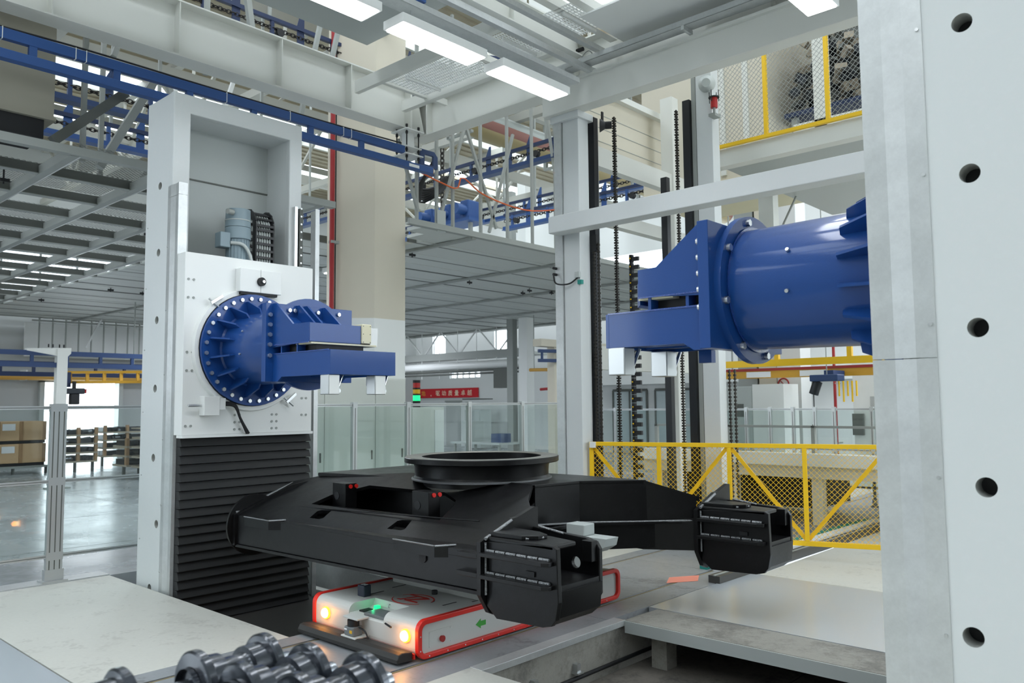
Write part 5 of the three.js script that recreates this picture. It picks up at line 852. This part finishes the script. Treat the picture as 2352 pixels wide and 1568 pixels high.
  const lc = thing('tool_locker', 'grey tool locker against the far white wall', 'cabinet', [25.8, 0, -25.6]); bx('body', lc, M.grey, 25.5, 26.2, 0.05, 1.75, -26.4, -25.4); bx('door', lc, M.greyPanel, 25.48, 25.5, 0.1, 1.7, -26.35, -25.45); bx('hood', lc, M.darkBar, 25.45, 26.2, 2.2, 2.25, -26.5, -25.3);
  const dr = new THREE.Group(); dr.name = 'door_2'; scene.add(dr); ORG.set(dr, at0); struct(dr); bx('leaf', dr, M.wallGrey, 26.94, 27, 0, 2.1, -29.2, -28.2); bx('frame', dr, M.greyBar, 26.93, 27, 2.1, 2.18, -29.28, -28.12); bx('window', dr, M.pane, 26.935, 26.942, 1.1, 1.9, -28.9, -28.5);
  for (const [n, a, b] of [[3, -19.2, -17.6], [4, -17.2, -15.6], [5, -14.9, -13.4]]) { const g = new THREE.Group(); g.name = 'door_' + n; scene.add(g); ORG.set(g, at0); struct(g); for (const z of [a, (a + b) / 2, b]) bx('frame', g, M.darkBar, 26.9, 26.99, 0, 2.5, z - 0.03, z + 0.03); bx('frame', g, M.darkBar, 26.9, 26.99, 2.45, 2.55, a, b); bx('leaf', g, M.doorGlass, 26.94, 26.96, 0.05, 2.45, a + 0.03, (a + b) / 2 - 0.03); bx('leaf', g, M.doorGlass, 26.94, 26.96, 0.05, 2.45, (a + b) / 2 + 0.03, b - 0.03); }
  S('trim_20', 'white lintel band above the far glass doors', M.whitePart, 26.6, 27, 2.72, 3.3, -20, -8);
}
{
  // banner with gold and white characters
  const cv = document.createElement('canvas'); cv.width = 2048; cv.height = 192; const g = cv.getContext('2d');
  g.fillStyle = '#c8232c'; g.fillRect(0, 0, 2048, 192);
  // each character as strokes in a 10 by 10 field
  const CH = {
    ya: [[1, 1, 9, 1], [3.5, 1, 3.5, 9], [6.5, 1, 6.5, 9], [1.2, 3.5, 2.4, 6.5], [8.8, 3.5, 7.6, 6.5], [0.5, 9, 9.5, 9]], liu: [[5, 0.5, 5.4, 2], [0.5, 3.4, 9.5, 3.4], [3.6, 5, 1, 9.4], [6.4, 5, 9, 9.4]], da: [[0.5, 3.5, 9.5, 3.5], [5, 0.5, 4.6, 4, 1, 9.5], [5.2, 4, 9.2, 9.5]], di: [[0.5, 3, 3.5, 3], [2, 0.6, 2, 7.5], [0.3, 8, 3.8, 7], [4, 4, 9, 2.6, 9, 6.5, 8, 6.5], [6.5, 0.5, 6.5, 7], [4.8, 1.5, 4.8, 8.8, 9.5, 8.8, 9.5, 7]],
    qu: [[0.6, 1, 3.4, 1, 3, 5], [1, 1.8, 0.8, 4.8, 3.6, 4.8, 3.4, 9, 2.4, 9], [0.5, 7, 2.8, 6.6], [4.6, 1, 9.6, 1], [4.6, 1, 4.6, 9.2, 9.6, 9.2], [8.6, 2.4, 5.4, 8], [5.4, 3, 9, 7.8]], dong: [[0.8, 1.6, 4, 1.6], [0.4, 4, 4.6, 4], [2.4, 4, 1, 8, 4.4, 7.4], [3.4, 6, 4.6, 8.6], [5, 3, 9.4, 3, 9, 9, 7.8, 8.6], [7, 0.6, 6.8, 5, 5, 9.4]], zhi: [[8.4, 0.6, 2, 1.4, 1.8, 6, 0.6, 9.4], [2, 2.8, 9.4, 2.8], [5.4, 1.2, 5.2, 4.2], [3.6, 4.4, 8.4, 4.4, 8.4, 7.6], [3.6, 4.4, 3.6, 7.6], [6, 5, 5.8, 7.6, 3, 9.6], [6.4, 7.8, 9, 9.6]], liang: [[2.4, 0.6, 7.6, 0.6, 7.6, 3, 2.4, 3, 2.4, 0.6], [2.4, 1.8, 7.6, 1.8], [0.6, 4, 9.4, 4], [2.2, 5, 7.8, 5, 7.8, 7.2, 2.2, 7.2, 2.2, 5], [5, 5, 5, 9.4], [2, 6.1, 8, 6.1], [2, 8.3, 8, 8.3], [0.6, 9.5, 9.4, 9.5]], zhuo: [[5, 0.4, 5, 3], [5, 1.5, 8, 1.5], [2.4, 3, 7.6, 3, 7.6, 6.4, 2.4, 6.4, 2.4, 3], [2.4, 4.7, 7.6, 4.7], [0.5, 7.8, 9.5, 7.8], [5, 6.4, 5, 9.8]], yue: [[0.8, 1.8, 4, 1.8], [2.4, 0.4, 2.4, 4], [0.4, 4, 4.4, 4], [2.4, 4, 2.4, 8], [2.4, 6, 4, 6], [1, 5.4, 0.4, 9], [1, 8, 3, 9.4, 9.6, 9.4], [5, 2, 9, 2], [5.2, 2, 5, 8, 6.2, 7], [7, 0.6, 7.6, 5, 9.4, 7.8], [9, 4, 6, 7.6], [8.4, 0.5, 9.2, 1.4]],
  };
  const write = (list, x, color) => { g.strokeStyle = color; g.lineWidth = 11; g.lineCap = 'square'; for (const n of list) { if (n) for (const s of CH[n]) { g.beginPath(); g.moveTo(x + s[0] * 11, 40 + s[1] * 11); for (let i = 2; i < s.length; i += 2) g.lineTo(x + s[i] * 11, 40 + s[i + 1] * 11); g.stroke(); } x += 165; } };
  write(['ya', 'liu', 'da', 'di'], 60, '#e0a040'); g.fillStyle = '#f0dcc0'; g.fillRect(812, 130, 20, 26); write(['qu', 'dong', 'zhi', 'liang', 'zhuo', 'yue'], 950, '#f0dcc0');
  const t = new THREE.CanvasTexture(cv); t.colorSpace = THREE.SRGBColorSpace;
  const B = thing('wall_banner', 'long red banner with gold and white characters on the far wall', 'banner', [26.95, 2.55, -29.4]);
  const p = put('cloth', new THREE.PlaneGeometry(5.6, 0.46).rotateY(-Math.PI / 2), std(0xffffff, 0.8, 0, { map: t }), B, V(26.94, 2.55, -29.75)); p.name = 'cloth';
  bx('backing', B, M.redDark, 26.945, 26.96, 2.32, 2.78, -32.2, -26.95);
}
// ---------------------------------------------------------------- left background: post, blue rails, yellow crane, hoist, pipe
{
  const p = thing('rail_support', 'white steel support post under the far blue rails', 'post', [7.2, 0, -22]);
  bx('post', p, M.whiteBeam, 7.08, 7.32, 0, 3.45, -22.1, -21.9); prism('top_arm', p, M.whiteBeam, [[6.4, 3.45], [7.4, 3.5], [7.4, 3.36], [7.3, 3.25], [6.4, 3.4]], 'z', -22.08, -21.92); for (const x of [6.9, 7.0, 7.15, 7.25]) rod('bolt', p, M.dark, [x, 3.5, -22], [x, 3.58, -22], 0.016, 6); bx('foot_plate', p, M.greyBar, 6.95, 7.45, 0, 0.03, -22.2, -21.8);
  const q = thing('rail_support', 'slim white steel post right of the bright door', 'post', [12.0, 0, -27]); bx('post', q, M.whiteBeam, 11.45, 11.75, 0, 5.2, -27.1, -26.85); bx('foot_plate', q, M.greyBar, 11.3, 11.9, 0, 0.03, -27.2, -26.75);
  for (const [z, y, m, l] of [[-22, 3.12, M.blueDark, 'upper far blue crane rail at the left'], [-24.5, 2.98, M.blueNavy, 'lower far blue crane rail at the left']]) { const r = thing('crane_rail', l, 'rail', [6, y, z]); bx('upper_rail', r, m, -6, 16, y + 0.17, y + 0.29, z - 0.05, z + 0.05); bx('lower_rail', r, m, -6, 16, y - 0.12, y, z - 0.06, z + 0.06); for (let x = -5.5; x < 16; x += 0.8) bx('rail_post', r, m, x, x + 0.07, y, y + 0.17, z - 0.04, z + 0.04); for (const x of [0, 4, 10, 14]) rod('hanger', r, M.greyBar, [x, y + 0.28, z], [x, 5.13, z], 0.02, 6); }
  const c = thing('crane_bridge', 'yellow lattice crane bridge left of the white column', 'crane', [8.6, 2.75, -22.6]);
  bar('upper_chord', c, M.yellowDull, [7.9, 2.95, -23.6], [11.2, 2.98, -21.5], 0.08, 0.07); bar('lower_chord', c, M.yellowDull, [7.9, 2.68, -23.6], [11.2, 2.7, -21.5], 0.08, 0.07); for (let k = 0; k < 9; k++) { const t = k / 9; bar('strut', c, M.yellowDull, [7.95 + 3.2 * t, 2.68, -23.57 + 2.05 * t], [7.95 + 3.2 * t, 2.95, -23.57 + 2.05 * t], 0.05, 0.08); } bx('end_carriage', c, M.blueNavy, 7.7, 7.95, 2.55, 2.95, -23.9, -23.5);
  const h = thing('chain_hoist', 'small dark chain hoist hanging before the bright door', 'hoist', [7.95, 2.3, -23.4]); rod('hook_neck', h, M.dark, [8.0, 2.5, -23.4], [8.0, 2.7, -23.4], 0.05, 10); bx('body', h, M.parts, 7.75, 8.25, 2.36, 2.52, -23.55, -23.3, 0.03); bx('red_cap', h, M.redDark, 8.1, 8.3, 2.38, 2.5, -23.5, -23.32, 0.02); bx('chain_bag', h, M.dark, 7.9, 8.12, 2.08, 2.36, -23.5, -23.3, 0.02);
  const y = thing('yellow_pipe', 'long yellow pipe along the far left wall', 'pipe', [6, 2.9, -31]); rod('pipe', y, M.yellowPipe, [-8, 3.08, -30.9], [18, 3.08, -30.9], 0.13, 20); for (let x = -6; x < 18; x += 3) bx('bracket', y, M.whitePart, x, x + 0.06, 2.95, 3.3, -31.495, -30.85);
  const g = thing('guard_grille', 'white upright bar grille high on the far left wall', 'grille', [10.5, 3.7, -30.5]); for (let x = 9.2; x < 13.2; x += 0.42) bx('upright', g, M.greyBar, x, x + 0.04, 3.75, 5.1, -30.4, -30.36); bx('rail', g, M.greyBar, 9, 13.4, 3.72, 3.78, -30.42, -30.34); bx('rail', g, M.greyBar, 9, 13.4, 4.95, 5.0, -30.42, -30.34); bar('brace', g, M.whitePart, [11.2, 5.15, -30.3], [10.7, 4.1, -30.3], 0.06); bx('white_sheet', g, M.whitePart, 9, 13.4, 3.78, 4.95, -31.2, -31.1);
}
// crates and pallets of parts on the far left floor
{
  const where = [['lower wooden crate at the far left edge', 5.95, 0.24, -28.1], ['lower wooden crate nearer the aluminium post', 7.38, 0.24, -28.3], ['upper wooden crate at the far left edge', 5.95, 0.92, -28.1], ['upper wooden crate nearer the aluminium post', 7.38, 0.92, -28.3]];
  for (const [l, x, y, z] of where) { const c = thing('wooden_crate', l + ', stacked two high', 'crate', [x + 0.65, y, z], 'wooden crates stacked two high'); bx('box', c, M.cardboard, x, x + 1.36, y + 0.09, y + 0.67, z - 0.5, z + 0.5, 0.01); bx('pallet', c, M.dark, x + 0.02, x + 1.34, y, y + 0.09, z - 0.48, z + 0.48); for (const k of [0, 0.62, 1.26]) bx('batten', c, M.wood, x + k, x + k + 0.1, y + 0.09, y + 0.67, z + 0.5, z + 0.52); bx('label_sheet', c, M.paper, x + 0.15, x + 0.5, y + 0.4, y + 0.6, z + 0.521, z + 0.524); }
  const rk = thing('crate_stand', 'low steel stand carrying the wooden crates', 'stand', [8, 0, -27.8]); bx('deck', rk, M.greyBar, 5.9, 8.8, 0.18, 0.24, -28.9, -27.6); for (const x of [6.0, 7.0, 7.8, 8.7]) bx('leg', rk, M.darkBar, x, x + 0.06, 0, 0.18, -27.75, -27.65);
  function pallet(label, x, z, n, w, cover) {
    const p = thing('pallet_stack', label, 'pallet', [x + w / 2, 0, z], 'pallets of machined parts');
    for (const k of [0, 0.45, 0.92]) bx('leg', p, M.darkBar, x + k * w, x + k * w + 0.07, 0, 0.3, z + 0.2, z + 0.28);
    for (let i = 0; i < n; i++) { const y = 0.3 + i * 0.27; bx('slat', p, M.woodGrey, x, x + w, y, y + 0.05, z - 0.5, z + 0.5); if (!cover) bx('load', p, M.parts, x + 0.06, x + w - 0.06, y + 0.05, y + 0.2, z - 0.4, z + 0.3); if (!cover) for (let k = 0; k < 12; k++) { const u = x + 0.05 + (w - 0.25) * rnd(), v = z - 0.3 + 0.7 * rnd(); rod('part', p, k % 3 ? M.parts : M.rollerMetal, [u, y + 0.13, v], [u + 0.25 * (rnd() + 0.3), y + 0.13 + 0.08 * (rnd() - 0.5), v + 0.2 * (rnd() - 0.5)], 0.07, 8); } else bx('board', p, M.wood, x, x + w, y + 0.05, y + 0.25, z + 0.46, z + 0.5); for (const k of [0, 0.46, 0.93]) bx('block', p, M.wood, x + k * w, x + k * w + 0.09, y + 0.05, y + 0.27, z + 0.35, z + 0.46); }
    if (cover) { bx('cover_sheet', p, M.woodGrey, x - 0.02, x + w + 0.02, 0.3 + n * 0.27, 0.34 + n * 0.27, z - 0.52, z + 0.52); }
  }
  pallet('pallet of dark parts right of the wooden crates', 8.85, -27.4, 4, 1.1, false); pallet('pallet of dark parts left of the boarded pallet', 9.55, -24.2, 3, 0.95, false); pallet('boarded wooden pallet box in front of the bright door', 9.6, -25.6 + 2.6, 4, 1.2, true); pallet('pallet of dark parts nearest the white column', 11.0, -24.6, 4, 1.4, false); pallet('pallet of dark parts far behind the boarded pallet', 10.9, -29.4, 4, 1.6, false);
}
// ---------------------------------------------------------------- right background: yellow crane beams with hoist, pipes
{
  const c = thing('crane_bridge', 'yellow crane beam with mesh just below the big blue cylinder', 'crane', [14, 2.6, -6]);
  bx('beam', c, M.yellow, 13.95, 14.1, 2.64, 2.76, -7.5, -2.5); bx('upper_beam', c, M.yellowDull, 14.0, 14.08, 3.1, 3.16, -7.5, -2.5); for (const z of [-7.5, -6.4, -5.1, -3.9]) bx('post', c, M.yellow, 14, 14.08, 2.76, 3.1, z, z + 0.08); rod('hanger', c, M.greyBar, [14.05, 3.16, -7.3], [14.05, 5.7, -5.9], 0.02, 8); rod('hanger', c, M.greyBar, [14.05, 3.16, -3.2], [14.05, 5.6, -3.2], 0.02, 8); rod('end_bracket', c, M.yellow, [13.9, 2.5, -7.5], [13.9, 2.8, -7.5], 0.06, 10);
  const d = thing('crane_bridge', 'further yellow crane beam with small white signs', 'crane', [18, 2.6, -7]); bx('beam', d, M.yellowDull, 17.95, 18.1, 2.55, 2.72, -9.5, -4); for (const z of [-8.9, -7.6]) bx('sign_plate', d, M.paper, 17.93, 17.95, 2.57, 2.7, z, z + 0.6); bx('red_strip', d, M.redDark, 17.93, 17.95, 2.72, 2.78, -9.5, -4); for (const z of [-9.3, -4.3]) rod('hanger', d, M.greyBar, [18.02, 2.7, z], [18.02, 11.35, z], 0.02, 8);
  const h = thing('chain_hoist', 'blue electric hoist with yellow chains at the far right', 'hoist', [17.2, 2.4, -6.3]); bx('trolley', h, M.blueDark, 17.0, 17.4, 2.42, 2.56, -7.0, -6.4, 0.02); rod('motor', h, M.parts, [17.2, 2.15, -7.0], [17.2, 2.42, -6.9], 0.1, 14); for (let k = 0; k < 5; k++) rod('yellow_chain', h, M.yellow, [17.2, 2.42, -6.45 + k * 0.09], [17.2, 2.1 - 0.12 * (k % 2), -6.45 + k * 0.09], 0.02, 6); rod('pendant_cable', h, M.dark, [17.2, 2.2, -7.0], [17.2, 1.4, -7.0], 0.012, 6); bx('pendant', h, M.dark, 17.17, 17.23, 1.3, 1.5, -7.04, -6.97); bx('trolley_arm', h, M.blueDark, 17.3, 17.96, 2.56, 2.66, -6.8, -6.6); rod('suspension', h, M.greyBar, [17.2, 2.55, -6.7], [17.2, 11.4, -6.7], 0.012, 6);
  const r = thing('red_pipe', 'thin red fire pipe at the far right wall', 'pipe', [20, 0, -7.6]); rod('pipe', r, M.redPipe, [19.2, 0, -7.3], [19.2, 5, -7.3], 0.035, 10); for (const y of [1, 2.4]) bx('clip', r, M.greyBar, 19.17, 19.5, y, y + 0.03, -7.33, -7.27);
  const y = thing('gas_pipe', 'short yellow gas pipe with valve left of the lift post', 'pipe', [22, 2.8, -18]); rod('pipe', y, M.yellowPipe, [21.6, 3.2, -19.0], [21.6, 3.15, -16.8], 0.06, 12); put('valve', shared('valve', () => new THREE.SphereGeometry(0.14, 14, 10)), M.yellowDull, y, V(21.6, 3.16, -17.1)); rod('red_pipe', y, M.redPipe, [21.7, 2.5, -18.6], [21.7, 2.58, -16.8], 0.05, 10); for (const z of [-18.8, -17.4]) rod('hanger', y, M.greyBar, [21.6, 3.2, z], [21.6, 5.2, z], 0.015, 6);
  const b = thing('crane_rail', 'short blue crane rail left of the lift post', 'rail', [17, 3.5, -13]); bx('top_beam', b, M.cream, 16.5, 21, 3.55, 3.75, -14.4, -14.1); for (const k of [3.28, 3.02]) bar('rail', b, M.blueDark, [16.6, k + 0.15, -14.3], [20, k + 0.15, -12.6], 0.08, 0.09); for (let k = 0; k < 5; k++) bar('rail_post', b, M.blueDark, [16.7 + 0.75 * k, 3.17, -14.25 + 0.375 * k], [16.7 + 0.75 * k, 3.43, -14.25 + 0.375 * k], 0.05); bx('post', b, M.cream, 17.1, 17.4, 0, 3.55, -14.4, -14.15); bx('end_stop', b, M.yellowDull, 19.9, 20.1, 3.1, 3.5, -12.75, -12.5);
  const v = thing('rust_drum', 'rust red drum standing high behind the lift post', 'drum', [15.8, 0, -9]); rod('drum', v, M.redDark, [15.8, 4.0, -9.0], [15.8, 4.8, -9.0], 0.35, 24); bx('stand', v, M.greyBar, 15.4, 16.2, 3.85, 4.0, -9.4, -8.6); for (const [x, z] of [[15.45, -9.35], [16.1, -8.7]]) bx('leg', v, M.greyBar, x, x + 0.08, 0, 3.85, z, z + 0.08);
}
// ---------------------------------------------------------------- steel track rollers in the foreground on their trolley
{
  const prof = [[0, -0.235], [0.028, -0.235], [0.03, -0.232], [0.03, -0.175], [0.058, -0.172], [0.06, -0.15], [0.094, -0.148], [0.1, -0.142], [0.1, -0.118], [0.094, -0.112], [0.079, -0.11], [0.077, -0.05], [0.062, -0.046], [0.058, -0.03], [0.06, -0.004], [0.06, 0.004], [0.058, 0.03], [0.062, 0.046], [0.077, 0.05], [0.079, 0.11], [0.094, 0.112], [0.1, 0.118], [0.1, 0.142], [0.094, 0.148], [0.06, 0.15], [0.058, 0.172], [0.03, 0.175], [0.03, 0.232], [0.028, 0.235], [0, 0.235]];
  const cut = (a, b) => prof.filter(([, s]) => s >= a - 1e-6 && s <= b + 1e-6).map((p) => new THREE.Vector2(...p));
  const lathe = (k, pts) => shared(k, () => toCreasedNormals(new THREE.LatheGeometry(pts.map((p) => new THREE.Vector2(p.x * 1.16, p.y * 0.94)), 64).rotateZ(-Math.PI / 2), 0.45));
  function roller(x, y, z, turn, label) {
    const R = thing('track_roller', label, 'roller', [x, y, z], 'track rollers on the trolley', true); R.rotation.y = turn;
    put('shell', lathe('rshell', cut(-0.15, 0.15)), M.roller, R, V(0, 0, 0)); put('shaft', lathe('rshaft', [new THREE.Vector2(0, -0.235), new THREE.Vector2(0.029, -0.235), new THREE.Vector2(0.03, -0.15), new THREE.Vector2(0.0, -0.149)]), M.rollerMetal, R, V(0, 0, 0)); put('shaft', lathe('rshaft2', [new THREE.Vector2(0, 0.149), new THREE.Vector2(0.03, 0.15), new THREE.Vector2(0.029, 0.235), new THREE.Vector2(0, 0.235)]), M.rollerMetal, R, V(0, 0, 0));
    for (const s of [-0.145, 0.1275]) put('collar', lathe('rcol' + s, [[0.058, s], [0.058, s + 0.02], [0.03, s + 0.022]].map((p) => new THREE.Vector2(...p))), M.roller, R, V(s < 0 ? -0.025 : 0.025, 0, 0));
    return R;
  }
  const y = 1.11;
  roller(1.375, y, -2.53, 0.05, 'black track roller second from the left, furthest back'); roller(1.41, y, -2.315, 0.06, 'black track roller in the middle of the near row'); roller(1.47, y, -2.1, 0.05, 'black track roller at the right, only one flange in view'); roller(0.9, y, -2.53, 0.02, 'black track roller at the left, only one flange in view');
  const t = thing('roller_trolley', 'steel trolley carrying the track rollers in the foreground', 'trolley', [1.2, 0, -2.3]);
  bx('deck', t, M.steelDark, 0.5, 1.72, 0.955, 0.975, -2.72, -1.9); for (const x of [0.62, 1.02, 1.2, 1.56]) bx('support_bar', t, M.steelDark, x, x + 0.03, 0.975, 1.018, -2.7, -1.92); for (const [x, z] of [[0.52, -2.7], [1.66, -2.7], [0.52, -1.96], [1.66, -1.96]]) bx('leg', t, M.steelDark, x, x + 0.05, 0.06, 0.955, z, z + 0.05); for (const [x, z] of [[0.545, -2.675], [1.685, -2.675], [0.545, -1.935], [1.685, -1.935]]) rod('castor', t, M.rubber, [x, 0.04, z - 0.02], [x, 0.04, z + 0.02], 0.04, 16);
}
renderer.render(scene, camera);
